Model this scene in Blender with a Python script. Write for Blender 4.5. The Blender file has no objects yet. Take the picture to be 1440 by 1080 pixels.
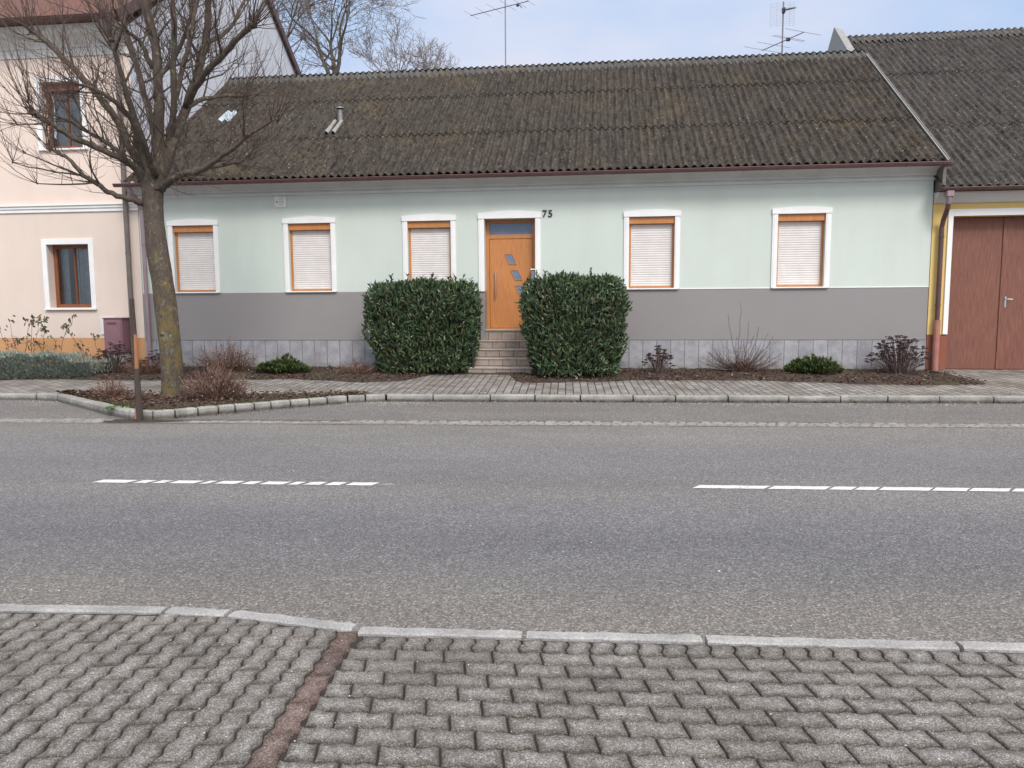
import bpy, math, random
from mathutils import Vector, Matrix
random.seed(7)
R = random.random
U = random.uniform
rad = math.radians
scene = bpy.context.scene
COL = scene.collection
PHI = rad(2.714)
CP, SP = math.cos(PHI), math.sin(PHI)

def RF(x, y, z=0.0):
    """road frame -> world (world is aligned with the long house)"""
    return (x*CP - y*SP, x*SP + y*CP, z)

# ------------------------------------------------------------------ materials
def nm(name):
    m = bpy.data.materials.new(name)
    m.use_nodes = True
    nt = m.node_tree
    return m, nt, nt.nodes['Principled BSDF']

def N(nt, t, **kw):
    n = nt.nodes.new(t)
    for k, v in kw.items():
        if k in n.inputs.keys():
            n.inputs[k].default_value = v
        else:
            setattr(n, k, v)
    return n

def pos(nt, scale=(1, 1, 1)):
    g = N(nt, 'ShaderNodeNewGeometry')
    m = N(nt, 'ShaderNodeMapping')
    m.inputs['Scale'].default_value = scale
    nt.links.new(g.outputs['Position'], m.inputs['Vector'])
    return m.outputs[0]

def noise(nt, vec, scale, detail=3, rough=.6):
    n = N(nt, 'ShaderNodeTexNoise')
    n.inputs['Scale'].default_value = scale
    n.inputs['Detail'].default_value = detail
    n.inputs['Roughness'].default_value = rough
    nt.links.new(vec, n.inputs['Vector'])
    return n.outputs['Fac']

def ramp(nt, fac, stops, interp='LINEAR'):
    r = N(nt, 'ShaderNodeValToRGB')
    r.color_ramp.interpolation = interp
    e = r.color_ramp.elements
    while len(e) > 1:
        e.remove(e[0])
    e[0].position = stops[0][0]
    c = stops[0][1]
    e[0].color = (*c, 1) if len(c) == 3 else c
    for p, c in stops[1:]:
        q = e.new(p)
        q.color = (*c, 1) if len(c) == 3 else c
    nt.links.new(fac, r.inputs['Fac'])
    return r.outputs['Color']

def mix(nt, fac, a, b, mode='MIX'):
    n = N(nt, 'ShaderNodeMix', data_type='RGBA', blend_type=mode)
    for s, v in ((n.inputs[0], fac), (n.inputs[6], a), (n.inputs[7], b)):
        if isinstance(v, (int, float)):
            s.default_value = v
        elif isinstance(v, tuple):
            s.default_value = (*v, 1) if len(v) == 3 else v
        else:
            nt.links.new(v, s)
    return n.outputs[2]

def math_(nt, op, a, b=0.0, clamp=False):
    n = N(nt, 'ShaderNodeMath', operation=op, use_clamp=clamp)
    for i, v in enumerate((a, b)):
        if isinstance(v, (int, float)):
            n.inputs[i].default_value = v
        else:
            nt.links.new(v, n.inputs[i])
    return n.outputs[0]

def bump(nt, bs, h, strength=.3, dist=.01):
    b = N(nt, 'ShaderNodeBump')
    b.inputs['Strength'].default_value = strength
    b.inputs['Distance'].default_value = dist
    nt.links.new(h, b.inputs['Height'])
    nt.links.new(b.outputs[0], bs.inputs['Normal'])

def g3(v):
    return (v, v, v)

def simple(name, c, rough=.6, var=.12, scale=6, metal=0, fine=60, bstr=.1, spec=.5):
    m, nt, bs = nm(name)
    p = pos(nt)
    n1 = noise(nt, p, scale, 4)
    a = tuple(max(0, x*(1-var)) for x in c)
    b = tuple(min(1, x*(1+var)) for x in c)
    col = ramp(nt, n1, [(.3, a), (.7, b)])
    nt.links.new(col, bs.inputs['Base Color'])
    bs.inputs['Roughness'].default_value = rough
    bs.inputs['Metallic'].default_value = metal
    bs.inputs['Specular IOR Level'].default_value = spec
    if bstr:
        bump(nt, bs, noise(nt, p, fine, 2), bstr, .004)
    return m

def plaster(name, bands, stain=(.30, .28, .25), dirt_z=None):
    """bands: list of (z from, colour); crisp painted bands on rough render"""
    m, nt, bs = nm(name)
    p = pos(nt)
    g = N(nt, 'ShaderNodeNewGeometry')
    sx = N(nt, 'ShaderNodeSeparateXYZ')
    nt.links.new(g.outputs['Position'], sx.inputs[0])
    z = sx.outputs['Z']
    col = bands[0][1]
    for zz, c in bands[1:]:
        f = math_(nt, 'GREATER_THAN', z, zz)
        col = mix(nt, f, col, c)
    ps = pos(nt, (1.2, 1.2, .25))
    streak = noise(nt, ps, 2.2, 5, .65)
    f1 = ramp(nt, streak, [(.42, g3(0)), (.78, g3(1))])
    col = mix(nt, math_(nt, 'MULTIPLY', f1, .08), col, stain)
    blot = noise(nt, p, .55, 4, .6)
    col = mix(nt, .22, col, ramp(nt, blot, [(.3, g3(.72)), (.7, g3(1))]), 'MULTIPLY')
    if dirt_z:
        f = N(nt, 'ShaderNodeMapRange')
        f.inputs['From Min'].default_value = dirt_z
        f.inputs['From Max'].default_value = dirt_z+.35
        f.inputs['To Min'].default_value = .45
        f.inputs['To Max'].default_value = 0
        nt.links.new(z, f.inputs['Value'])
        dn = ramp(nt, noise(nt, p, 5, 5), [(.35, g3(0)), (.65, g3(1))])
        col = mix(nt, math_(nt, 'MULTIPLY', f.outputs[0], dn), col, (.13, .12, .09))
    fine = noise(nt, p, 160, 2, .8)
    col = mix(nt, .25, col, ramp(nt, fine, [(.35, g3(.82)), (.65, g3(1))]), 'MULTIPLY')
    nt.links.new(col, bs.inputs['Base Color'])
    bs.inputs['Roughness'].default_value = .92
    bs.inputs['Specular IOR Level'].default_value = .2
    bump(nt, bs, noise(nt, p, 110, 3, .8), .35, .006)
    return m

M = {}
M['mint'] = plaster('mint_plaster', [(0, (.285, .27, .268)), (2.045, (.60, .665, .61)), (4.30, (.70, .71, .68))], dirt_z=.2)
M['cream'] = plaster('cream_plaster', [(0, (.60, .33, .165)), (.98, (.75, .635, .555)), (4.19, (.79, .655, .575)), (7.62, (.78, .75, .71))], dirt_z=.2)
M['side'] = plaster('grey_gable_plaster', [(0, (.62, .64, .70))])
M['yellow'] = plaster('yellow_plaster', [(0, (.27, .10, .065)), (1.03, (.74, .53, .20))], dirt_z=.25)
M['white'] = simple('white_trim_paint', (.80, .80, .79), .7, .05, 3, bstr=.15)
M['cornice'] = simple('grey_white_cornice_paint', (.62, .62, .60), .8, .08, 2, bstr=.2)
M['whitewash'] = simple('pale_gable_sheet', (.60, .60, .60), .7, .1, 4)
M['plum'] = simple('plum_painted_metal', (.13, .062, .066), .42, .15, 5, bstr=.03)
M['mauve'] = simple('mauve_pipe_paint', (.27, .20, .215), .5, .12, 4)
M['taupe'] = simple('dark_taupe_pipe_paint', (.15, .125, .11), .5, .2, 4)
M['darkbrown'] = simple('dark_brown_pipe_paint', (.10, .05, .045), .5, .2, 4)
M['terracotta'] = simple('terracotta_pipe_paint', (.36, .155, .12), .6, .12, 5)
M['brownwood'] = simple('red_brown_window_wood', (.22, .075, .035), .45, .2, 9)
M['box'] = simple('plum_cabinet_paint', (.235, .125, .145), .5, .1, 4, bstr=.03)
M['black'] = simple('black_metal', (.02, .02, .022), .45, .1)
M['steel'] = simple('brushed_steel', (.55, .55, .56), .28, .1, 20, metal=1, bstr=0)
M['greymetal'] = simple('weathered_grey_metal', (.22, .22, .23), .5, .15, 10, metal=.6, bstr=0)
M['concrete'] = simple('pale_concrete', (.42, .41, .39), .9, .2, 8, bstr=.3)
M['zinc'] = simple('zinc_flashing', (.30, .30, .29), .55, .18, 9, metal=.2)
M['sheet'] = simple('pale_translucent_sheet', (.42, .50, .56), .6, .25, 7)
M['shutter'] = simple('pale_shutter_slats', (.70, .665, .64), .55, .06, 4, bstr=.03)
M['cable'] = simple('black_cable', (.015, .015, .015), .6, .1)
M['plate'] = simple('white_enamel_plate', (.72, .72, .70), .4, .08, 30)
M['ink'] = simple('grey_print', (.12, .13, .13), .6, .1)
M['curtain'] = simple('white_net_curtain', (.62, .65, .66), .9, .15, 8)
M['dark'] = simple('dark_interior', (.03, .03, .03), .9, .1)

def wood(name, c1, c2, sc=(14, 14, 1.2), rough=.45):
    m, nt, bs = nm(name)
    p = pos(nt, sc)
    n = noise(nt, p, 3.2, 6, .65)
    big = noise(nt, pos(nt), 1.3, 3)
    col = ramp(nt, n, [(.3, c1), (.7, c2)])
    col = mix(nt, .35, col, ramp(nt, big, [(.3, g3(.7)), (.7, g3(1))]), 'MULTIPLY')
    nt.links.new(col, bs.inputs['Base Color'])
    bs.inputs['Roughness'].default_value = rough
    bump(nt, bs, n, .2, .003)
    return m
M['orange'] = wood('orange_brown_wood', (.44, .165, .045), (.60, .25, .08))
M['gate'] = wood('red_brown_gate_wood', (.135, .050, .034), (.255, .100, .066), (10, 10, .9), .6)
M['stake'] = wood('weathered_dark_stake_wood', (.034, .026, .022), (.085, .064, .052), (30, 30, 3), .9)
M['freshwood'] = wood('split_orange_wood', (.25, .11, .05), (.40, .19, .095), (30, 30, 3), .8)

def glass_mat():
    m, nt, bs = nm('window_glass')
    out = nt.nodes['Material Output']
    tr = N(nt, 'ShaderNodeBsdfTransparent')
    tr.inputs['Color'].default_value = (.75, .8, .82, 1)
    gl = N(nt, 'ShaderNodeBsdfGlossy')
    gl.inputs['Roughness'].default_value = .02
    lw = N(nt, 'ShaderNodeFresnel')
    lw.inputs['IOR'].default_value = 1.9
    mx = N(nt, 'ShaderNodeMixShader')
    nt.links.new(lw.outputs[0], mx.inputs[0])
    nt.links.new(tr.outputs[0], mx.inputs[1])
    nt.links.new(gl.outputs[0], mx.inputs[2])
    nt.links.new(mx.outputs[0], out.inputs['Surface'])
    return m
M['glass'] = glass_mat()
M['frosted'] = simple('blue_grey_frosted_glass', (.15, .20, .29), .22, .15, 5, bstr=0)

def roof_mat(name, base_dark, base_lite, moss, mosslo):
    m, nt, bs = nm(name)
    p = pos(nt)
    big = noise(nt, p, .9, 4, .6)
    med = noise(nt, p, 9, 5, .7)
    fine = noise(nt, p, 55, 3, .8)
    streak = noise(nt, pos(nt, (1, .10, .14)), 16, 4, .75)
    col = ramp(nt, math_(nt, 'ADD', math_(nt, 'MULTIPLY', med, .45), math_(nt, 'MULTIPLY', streak, .55)), [(.38, base_dark), (.60, base_lite)])
    col = mix(nt, .75, col, ramp(nt, fine, [(.34, g3(.30)), (.66, g3(1.15))]), 'MULTIPLY')
    f = ramp(nt, big, [(mosslo, g3(0)), (mosslo+.2, g3(1))])
    f = math_(nt, 'MULTIPLY', f, ramp(nt, med, [(.42, g3(0)), (.6, g3(1))]))
    col = mix(nt, math_(nt, 'MULTIPLY', f, .45), col, moss)
    vo = N(nt, 'ShaderNodeTexVoronoi')
    vo.inputs['Scale'].default_value = 8.5
    nt.links.new(p, vo.inputs['Vector'])
    spot = ramp(nt, math_(nt, 'ADD', vo.outputs['Distance'], math_(nt, 'MULTIPLY', fine, .12)), [(.13, g3(1)), (.21, g3(0))])
    sel = ramp(nt, noise(nt, p, 3.1, 2), [(.42, g3(0)), (.6, g3(1))])
    col = mix(nt, math_(nt, 'MULTIPLY', math_(nt, 'MULTIPLY', spot, sel), .9), col, (.46, .45, .41))
    vo2 = N(nt, 'ShaderNodeTexVoronoi')
    vo2.inputs['Scale'].default_value = 21
    nt.links.new(p, vo2.inputs['Vector'])
    spot2 = ramp(nt, vo2.outputs['Distance'], [(.14, g3(1)), (.26, g3(0))])
    col = mix(nt, math_(nt, 'MULTIPLY', spot2, .5), col, (.20, .18, .15))
    nt.links.new(col, bs.inputs['Base Color'])
    bs.inputs['Roughness'].default_value = .95
    bs.inputs['Specular IOR Level'].default_value = .15
    bump(nt, bs, math_(nt, 'ADD', fine, med), .6, .012)
    return m
M['roof'] = roof_mat('mossy_corrugated_cement', (.020, .017, .0145), (.110, .094, .080), (.15, .11, .05), .52)
M['roof2'] = roof_mat('speckled_corrugated_cement', (.028, .025, .024), (.125, .113, .106), (.13, .10, .05), .56)
M['ridgecap'] = roof_mat('grey_ridge_cement', (.075, .072, .068), (.17, .165, .16), (.19, .14, .06), .5)
M['tiles'] = simple('brown_clay_tiles', (.14, .06, .045), .8, .2, 10)

def stone_panels():
    m, nt, bs = nm('grey_plinth_slabs')
    p = pos(nt)
    g = N(nt, 'ShaderNodeNewGeometry')
    sx = N(nt, 'ShaderNodeSeparateXYZ')
    nt.links.new(g.outputs['Position'], sx.inputs[0])
    u = math_(nt, 'DIVIDE', sx.outputs['X'], .307)
    idx = math_(nt, 'FLOOR', u)
    wn = N(nt, 'ShaderNodeTexWhiteNoise', noise_dimensions='1D')
    nt.links.new(idx, wn.inputs['W'])
    cloud = noise(nt, p, 4, 6, .7)
    col = ramp(nt, cloud, [(.3, (.225, .225, .245)), (.7, (.42, .415, .435))])
    col = mix(nt, .5, col, ramp(nt, wn.outputs['Value'], [(0, g3(.72)), (1, g3(1.0))]), 'MULTIPLY')
    fr = math_(nt, 'FRACT', u)
    j = math_(nt, 'ADD', math_(nt, 'LESS_THAN', fr, .022), math_(nt, 'GREATER_THAN', fr, .978), True)
    col = mix(nt, j, col, (.13, .12, .12))
    dz = N(nt, 'ShaderNodeMapRange')
    dz.inputs['From Min'].default_value = .26
    dz.inputs['From Max'].default_value = .42
    dz.inputs['To Min'].default_value = .7
    dz.inputs['To Max'].default_value = 0
    nt.links.new(sx.outputs['Z'], dz.inputs['Value'])
    col = mix(nt, math_(nt, 'MULTIPLY', dz.outputs[0], ramp(nt, noise(nt, p, 9, 4), [(.35, g3(0)), (.6, g3(1))])), col, (.12, .10, .07))
    nt.links.new(col, bs.inputs['Base Color'])
    bs.inputs['Roughness'].default_value = .6
    bump(nt, bs, math_(nt, 'SUBTRACT', math_(nt, 'MULTIPLY', cloud, .3), j), .5, .006)
    return m
M['plinth'] = stone_panels()

def asphalt(name, lo, hi, warm, speck=.5, bands=True):
    m, nt, bs = nm(name)
    p = pos(nt)
    g = N(nt, 'ShaderNodeNewGeometry')
    rot = N(nt, 'ShaderNodeMapping')
    rot.inputs['Rotation'].default_value = (0, 0, -PHI)
    nt.links.new(g.outputs['Position'], rot.inputs['Vector'])
    sx = N(nt, 'ShaderNodeSeparateXYZ')
    nt.links.new(rot.outputs[0], sx.inputs[0])
    fine = noise(nt, p, 135, 2, .85)
    fine2 = noise(nt, p, 48, 3, .8)
    big = noise(nt, pos(nt, (.35, 1, 1)), .8, 5, .65)
    col = ramp(nt, big, [(.3, lo), (.7, hi)])
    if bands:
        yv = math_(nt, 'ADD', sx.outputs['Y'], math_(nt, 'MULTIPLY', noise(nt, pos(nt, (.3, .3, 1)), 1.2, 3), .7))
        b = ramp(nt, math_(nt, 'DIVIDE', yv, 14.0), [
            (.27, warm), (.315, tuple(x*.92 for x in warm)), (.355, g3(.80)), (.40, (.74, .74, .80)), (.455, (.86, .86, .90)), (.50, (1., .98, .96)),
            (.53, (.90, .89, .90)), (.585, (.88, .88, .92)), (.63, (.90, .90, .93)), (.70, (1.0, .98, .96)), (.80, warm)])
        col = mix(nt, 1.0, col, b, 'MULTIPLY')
    vo = N(nt, 'ShaderNodeTexVoronoi')
    vo.inputs['Scale'].default_value = 95
    nt.links.new(p, vo.inputs['Vector'])
    cc = N(nt, 'ShaderNodeSeparateColor')
    nt.links.new(vo.outputs['Color'], cc.inputs[0])
    st = ramp(nt, cc.outputs[0], [(0, g3(.40)), (.4, g3(.78)), (.8, g3(1.2)), (1, g3(2.1))])
    col = mix(nt, speck, col, st, 'MULTIPLY')
    col = mix(nt, .5, col, ramp(nt, fine, [(.3, g3(.5)), (.7, g3(1.35))]), 'MULTIPLY')
    col = mix(nt, .3, col, ramp(nt, fine2, [(.3, g3(.7)), (.7, g3(1.2))]), 'MULTIPLY')
    nt.links.new(col, bs.inputs['Base Color'])
    bs.inputs['Roughness'].default_value = .82
    bs.inputs['Specular IOR Level'].default_value = .35
    bump(nt, bs, math_(nt, 'ADD', vo.outputs['Distance'], fine), .7, .006)
    return m
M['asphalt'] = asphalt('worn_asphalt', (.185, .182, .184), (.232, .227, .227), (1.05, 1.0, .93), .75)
M['bay'] = asphalt('parking_bay_asphalt', (.160, .150, .146), (.215, .203, .195), (1, 1, 1), .9, False)

def granite(name, lo, hi, dirt=.4, moss=0.0):
    m, nt, bs = nm(name)
    p = pos(nt)
    n = noise(nt, p, 90, 3, .8)
    b = noise(nt, p, 3.5, 4, .6)
    col = ramp(nt, n, [(.3, lo), (.7, hi)])
    col = mix(nt, dirt, col, ramp(nt, b, [(.35, g3(.45)), (.65, g3(1))]), 'MULTIPLY')
    g = N(nt, 'ShaderNodeNewGeometry')
    sx = N(nt, 'ShaderNodeSeparateXYZ')
    nt.links.new(g.outputs['Position'], sx.inputs[0])
    zf = math_(nt, 'ADD', sx.outputs['Z'], math_(nt, 'MULTIPLY', noise(nt, p, 8, 4, .7), .07))
    f = ramp(nt, zf, [(.065, g3(1)), (.105, g3(0))])
    col = mix(nt, math_(nt, 'MULTIPLY', f, moss), col, (.055, .052, .036))
    nt.links.new(col, bs.inputs['Base Color'])
    bs.inputs['Roughness'].default_value = .85
    bump(nt, bs, math_(nt, 'ADD', n, noise(nt, p, 25, 3)), .5, .008)
    return m
M['granite'] = granite('pale_granite', (.25, .243, .238), (.53, .52, .51), .6)
M['granite2'] = granite('weathered_granite', (.21, .20, .185), (.50, .485, .455), .65, .75)
M['cobble'] = granite('sandy_cobbles', (.19, .18, .17), (.40, .385, .365), .6)

def tinted(name, stops, rough=.7, spec=.3, var=.3, scale=20, trans=0, attr='tint', fac2=None):
    m, nt, bs = nm(name)
    a = N(nt, 'ShaderNodeAttribute', attribute_name=attr)
    col = ramp(nt, a.outputs['Fac'], stops)
    n = noise(nt, pos(nt), scale, 3)
    col = mix(nt, var, col, ramp(nt, n, [(.3, g3(.5)), (.7, g3(1.1))]), 'MULTIPLY')
    nt.links.new(col, bs.inputs['Base Color'])
    bs.inputs['Roughness'].default_value = rough
    bs.inputs['Specular IOR Level'].default_value = spec
    return m
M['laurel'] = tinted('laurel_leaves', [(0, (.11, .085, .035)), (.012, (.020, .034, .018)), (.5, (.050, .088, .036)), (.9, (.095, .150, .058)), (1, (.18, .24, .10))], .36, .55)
M['pine'] = tinted('pine_needles', [(0, (.032, .050, .016)), (.6, (.085, .125, .036)), (1, (.15, .20, .06))], .6)
M['lavender'] = tinted('grey_green_leaves', [(0, (.08, .105, .085)), (.6, (.20, .245, .205)), (1, (.34, .38, .33))], .8)
M['sedum'] = tinted('dried_dark_flower_heads', [(0, (.026, .014, .016)), (1, (.075, .035, .040))], .9)
M['sedumstem'] = tinted('dry_grey_brown_stems', [(0, (.07, .045, .04)), (1, (.20, .15, .13))], .9)
M['drytwig'] = tinted('dry_red_brown_twigs', [(0, (.07, .035, .028)), (.6, (.17, .095, .075)), (1, (.32, .22, .17))], .9)
M['palestem'] = tinted('pale_grey_twigs', [(0, (.075, .055, .052)), (1, (.26, .21, .195))], .9)
M['redtwig'] = tinted('red_brown_leaves', [(0, (.09, .03, .022)), (1, (.26, .10, .06))], .9)
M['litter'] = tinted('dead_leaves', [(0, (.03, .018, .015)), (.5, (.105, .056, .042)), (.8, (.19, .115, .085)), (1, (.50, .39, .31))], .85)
M['weed'] = tinted('fresh_green_weeds', [(0, (.05, .12, .02)), (1, (.14, .30, .05))], .6)
M['hydleaf'] = tinted('wilted_leaves', [(0, (.05, .045, .03)), (.6, (.12, .125, .075)), (1, (.24, .20, .12))], .85)
M['grass'] = tinted('sparse_grass', [(0, (.05, .06, .02)), (1, (.14, .14, .06))], .85)
M['pebble'] = tinted('pale_pebbles', [(0, (.35, .34, .32)), (1, (.75, .74, .72))], .7)

def paver_mat(name, c1, c2, ctr):
    m, nt, bs = nm(name)
    a = N(nt, 'ShaderNodeAttribute', attribute_name='tint')
    w = N(nt, 'ShaderNodeAttribute', attribute_name='wear')
    p = pos(nt)
    col = ramp(nt, a.outputs['Fac'], [(0, c1), (1, c2)])
    big = noise(nt, p, 1.4, 4, .6)
    col = mix(nt, .55, col, ramp(nt, big, [(.32, (.60, .57, .52)), (.68, (1.05, 1.05, 1.05))]), 'MULTIPLY')
    nn = noise(nt, p, 22, 3, .7)
    wf = math_(nt, 'MULTIPLY', w.outputs['Fac'], ramp(nt, nn, [(.3, g3(.3)), (.65, g3(1))]))
    wf = math_(nt, 'MULTIPLY', wf, ramp(nt, big, [(.35, g3(.5)), (.6, g3(1))]))
    col = mix(nt, math_(nt, 'MULTIPLY', wf, .88), col, ctr)
    vo = N(nt, 'ShaderNodeTexVoronoi')
    vo.inputs['Scale'].default_value = 230
    nt.links.new(p, vo.inputs['Vector'])
    cc = N(nt, 'ShaderNodeSeparateColor')
    nt.links.new(vo.outputs['Color'], cc.inputs[0])
    st = ramp(nt, cc.outputs[0], [(0, g3(.30)), (.4, g3(.80)), (.8, g3(1.15)), (1, g3(2.1))])
    col = mix(nt, .85, col, st, 'MULTIPLY')
    nt.links.new(col, bs.inputs['Base Color'])
    bs.inputs['Roughness'].default_value = .85
    bs.inputs['Specular IOR Level'].default_value = .3
    bump(nt, bs, math_(nt, 'ADD', vo.outputs['Distance'], nn), .5, .004)
    return m
M['paver'] = paver_mat('grey_wave_pavers', (.098, .087, .077), (.168, .153, .139), (.355, .343, .33))
M['redpaver'] = paver_mat('reddish_wave_pavers', (.085, .062, .055), (.155, .105, .092), (.25, .195, .175))
M['joint'] = simple('dark_joint_sand', (.034, .027, .022), .95, .35, 14, bstr=.5)

def far_pavers():
    m, nt, bs = nm('small_sidewalk_pavers')
    g = N(nt, 'ShaderNodeNewGeometry')
    rot = N(nt, 'ShaderNodeMapping')
    rot.inputs['Rotation'].default_value = (0, 0, rad(90)-PHI)
    nt.links.new(g.outputs['Position'], rot.inputs['Vector'])
    br = N(nt, 'ShaderNodeTexBrick')
    br.offset = .5
    br.inputs['Scale'].default_value = 1
    br.inputs['Brick Width'].default_value = .225
    br.inputs['Row Height'].default_value = .142
    br.inputs['Mortar Size'].default_value = .011
    br.inputs['Mortar Smooth'].default_value = .3
    br.inputs['Bias'].default_value = 0
    br.inputs['Color1'].default_value = (.205, .19, .175, 1)
    br.inputs['Color2'].default_value = (.335, .318, .30, 1)
    br.inputs['Mortar'].default_value = (.055, .04, .032, 1)
    nt.links.new(rot.outputs[0], br.inputs['Vector'])
    p = pos(nt)
    col = mix(nt, .6, br.outputs['Color'], ramp(nt, noise(nt, p, 1.1, 5, .65), [(.35, (.5, .44, .38)), (.6, g3(1.05))]), 'MULTIPLY')
    col = mix(nt, .4, col, ramp(nt, noise(nt, p, 60, 3, .7), [(.3, g3(.6)), (.7, g3(1.25))]), 'MULTIPLY')
    nt.links.new(col, bs.inputs['Base Color'])
    bs.inputs['Roughness'].default_value = .85
    bump(nt, bs, math_(nt, 'SUBTRACT', noise(nt, p, 40, 3), br.outputs['Fac']), .6, .01)
    return m
M['farpaver'] = far_pavers()

def step_mat():
    m, nt, bs = nm('tan_step_blocks')
    g = N(nt, 'ShaderNodeNewGeometry')
    cb = N(nt, 'ShaderNodeSeparateXYZ')
    nt.links.new(g.outputs['Position'], cb.inputs[0])
    mp = N(nt, 'ShaderNodeCombineXYZ')
    nt.links.new(cb.outputs['X'], mp.inputs['X'])
    nt.links.new(math_(nt, 'SUBTRACT', cb.outputs['Z'], .2), mp.inputs['Y'])
    br = N(nt, 'ShaderNodeTexBrick')
    br.offset = .35
    br.inputs['Scale'].default_value = 1
    br.inputs['Brick Width'].default_value = .31
    br.inputs['Row Height'].default_value = .18
    br.inputs['Mortar Size'].default_value = .007
    br.inputs['Color1'].default_value = (.31, .25, .215, 1)
    br.inputs['Color2'].default_value = (.38, .31, .27, 1)
    br.inputs['Mortar'].default_value = (.10, .075, .06, 1)
    nt.links.new(mp.outputs[0], br.inputs['Vector'])
    p = pos(nt)
    col = mix(nt, .5, br.outputs['Color'], ramp(nt, noise(nt, p, 7, 5, .7), [(.35, g3(.55)), (.6, g3(1.1))]), 'MULTIPLY')
    nt.links.new(col, bs.inputs['Base Color'])
    bs.inputs['Roughness'].default_value = .85
    bump(nt, bs, noise(nt, p, 70, 3), .4, .005)
    return m
M['steps'] = step_mat()
M['tread'] = simple('pale_step_treads', (.44, .38, .33), .85, .15, 9, bstr=.3)

def soil_mat():
    m, nt, bs = nm('brown_bed_soil')
    p = pos(nt)
    col = ramp(nt, noise(nt, p, 12, 6, .75), [(.3, (.022, .014, .011)), (.5, (.062, .040, .030)), (.75, (.12, .085, .067))])
    f = ramp(nt, noise(nt, p, 1.1, 4), [(.5, g3(0)), (.65, g3(1))])
    col = mix(nt, math_(nt, 'MULTIPLY', f, .45), col, (.085, .085, .035))
    nt.links.new(col, bs.inputs['Base Color'])
    bs.inputs['Roughness'].default_value = .95
    bump(nt, bs, noise(nt, p, 30, 5, .8), .9, .03)
    return m
M['soil'] = soil_mat()
M['dirt'] = simple('far_ground', (.12, .11, .07), .95, .3, .5, bstr=.3)

def bark(name, lo, hi, lichen=0.0):
    m, nt, bs = nm(name)
    p = pos(nt)
    n = noise(nt, pos(nt, (1, 1, .35)), 40, 5, .75)
    col = ramp(nt, n, [(.3, lo), (.7, hi)])
    if lichen:
        g = N(nt, 'ShaderNodeNewGeometry')
        sx = N(nt, 'ShaderNodeSeparateXYZ')
        nt.links.new(g.outputs['Position'], sx.inputs[0])
        zf = N(nt, 'ShaderNodeMapRange')
        zf.inputs['From Min'].default_value = 4.0
        zf.inputs['From Max'].default_value = 1.6
        nt.links.new(sx.outputs['Z'], zf.inputs['Value'])
        b = noise(nt, p, 5.5, 6, .75)
        f = ramp(nt, math_(nt, 'ADD', b, math_(nt, 'MULTIPLY', zf.outputs[0], .10)), [(.575, g3(0)), (.66, g3(1))])
        col = mix(nt, math_(nt, 'MULTIPLY', math_(nt, 'MULTIPLY', f, .58*lichen), zf.outputs[0]), col, (.19, .148, .05))
        b2 = noise(nt, pos(nt, (1, 1, .6)), 9, 5, .7)
        f2 = ramp(nt, b2, [(.55, g3(0)), (.66, g3(1))])
        col = mix(nt, math_(nt, 'MULTIPLY', f2, .55*lichen), col, (.20, .225, .15))
        b3 = noise(nt, p, 14, 4, .7)
        f3 = ramp(nt, b3, [(.62, g3(0)), (.68, g3(1))])
        col = mix(nt, math_(nt, 'MULTIPLY', f3, .6*lichen), col, (.36, .34, .29))
    nt.links.new(col, bs.inputs['Base Color'])
    bs.inputs['Roughness'].default_value = .95
    bs.inputs['Specular IOR Level'].default_value = .2
    bump(nt, bs, n, .8, .02)
    return m
M['bark'] = bark('lichen_covered_bark', (.058, .045, .036), (.145, .115, .095), 1.0)
M['twig'] = bark('dark_twig_bark', (.058, .042, .036), (.14, .103, .088))
M['bgbark'] = bark('pale_distant_bark', (.14, .115, .095), (.27, .23, .20))

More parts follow.
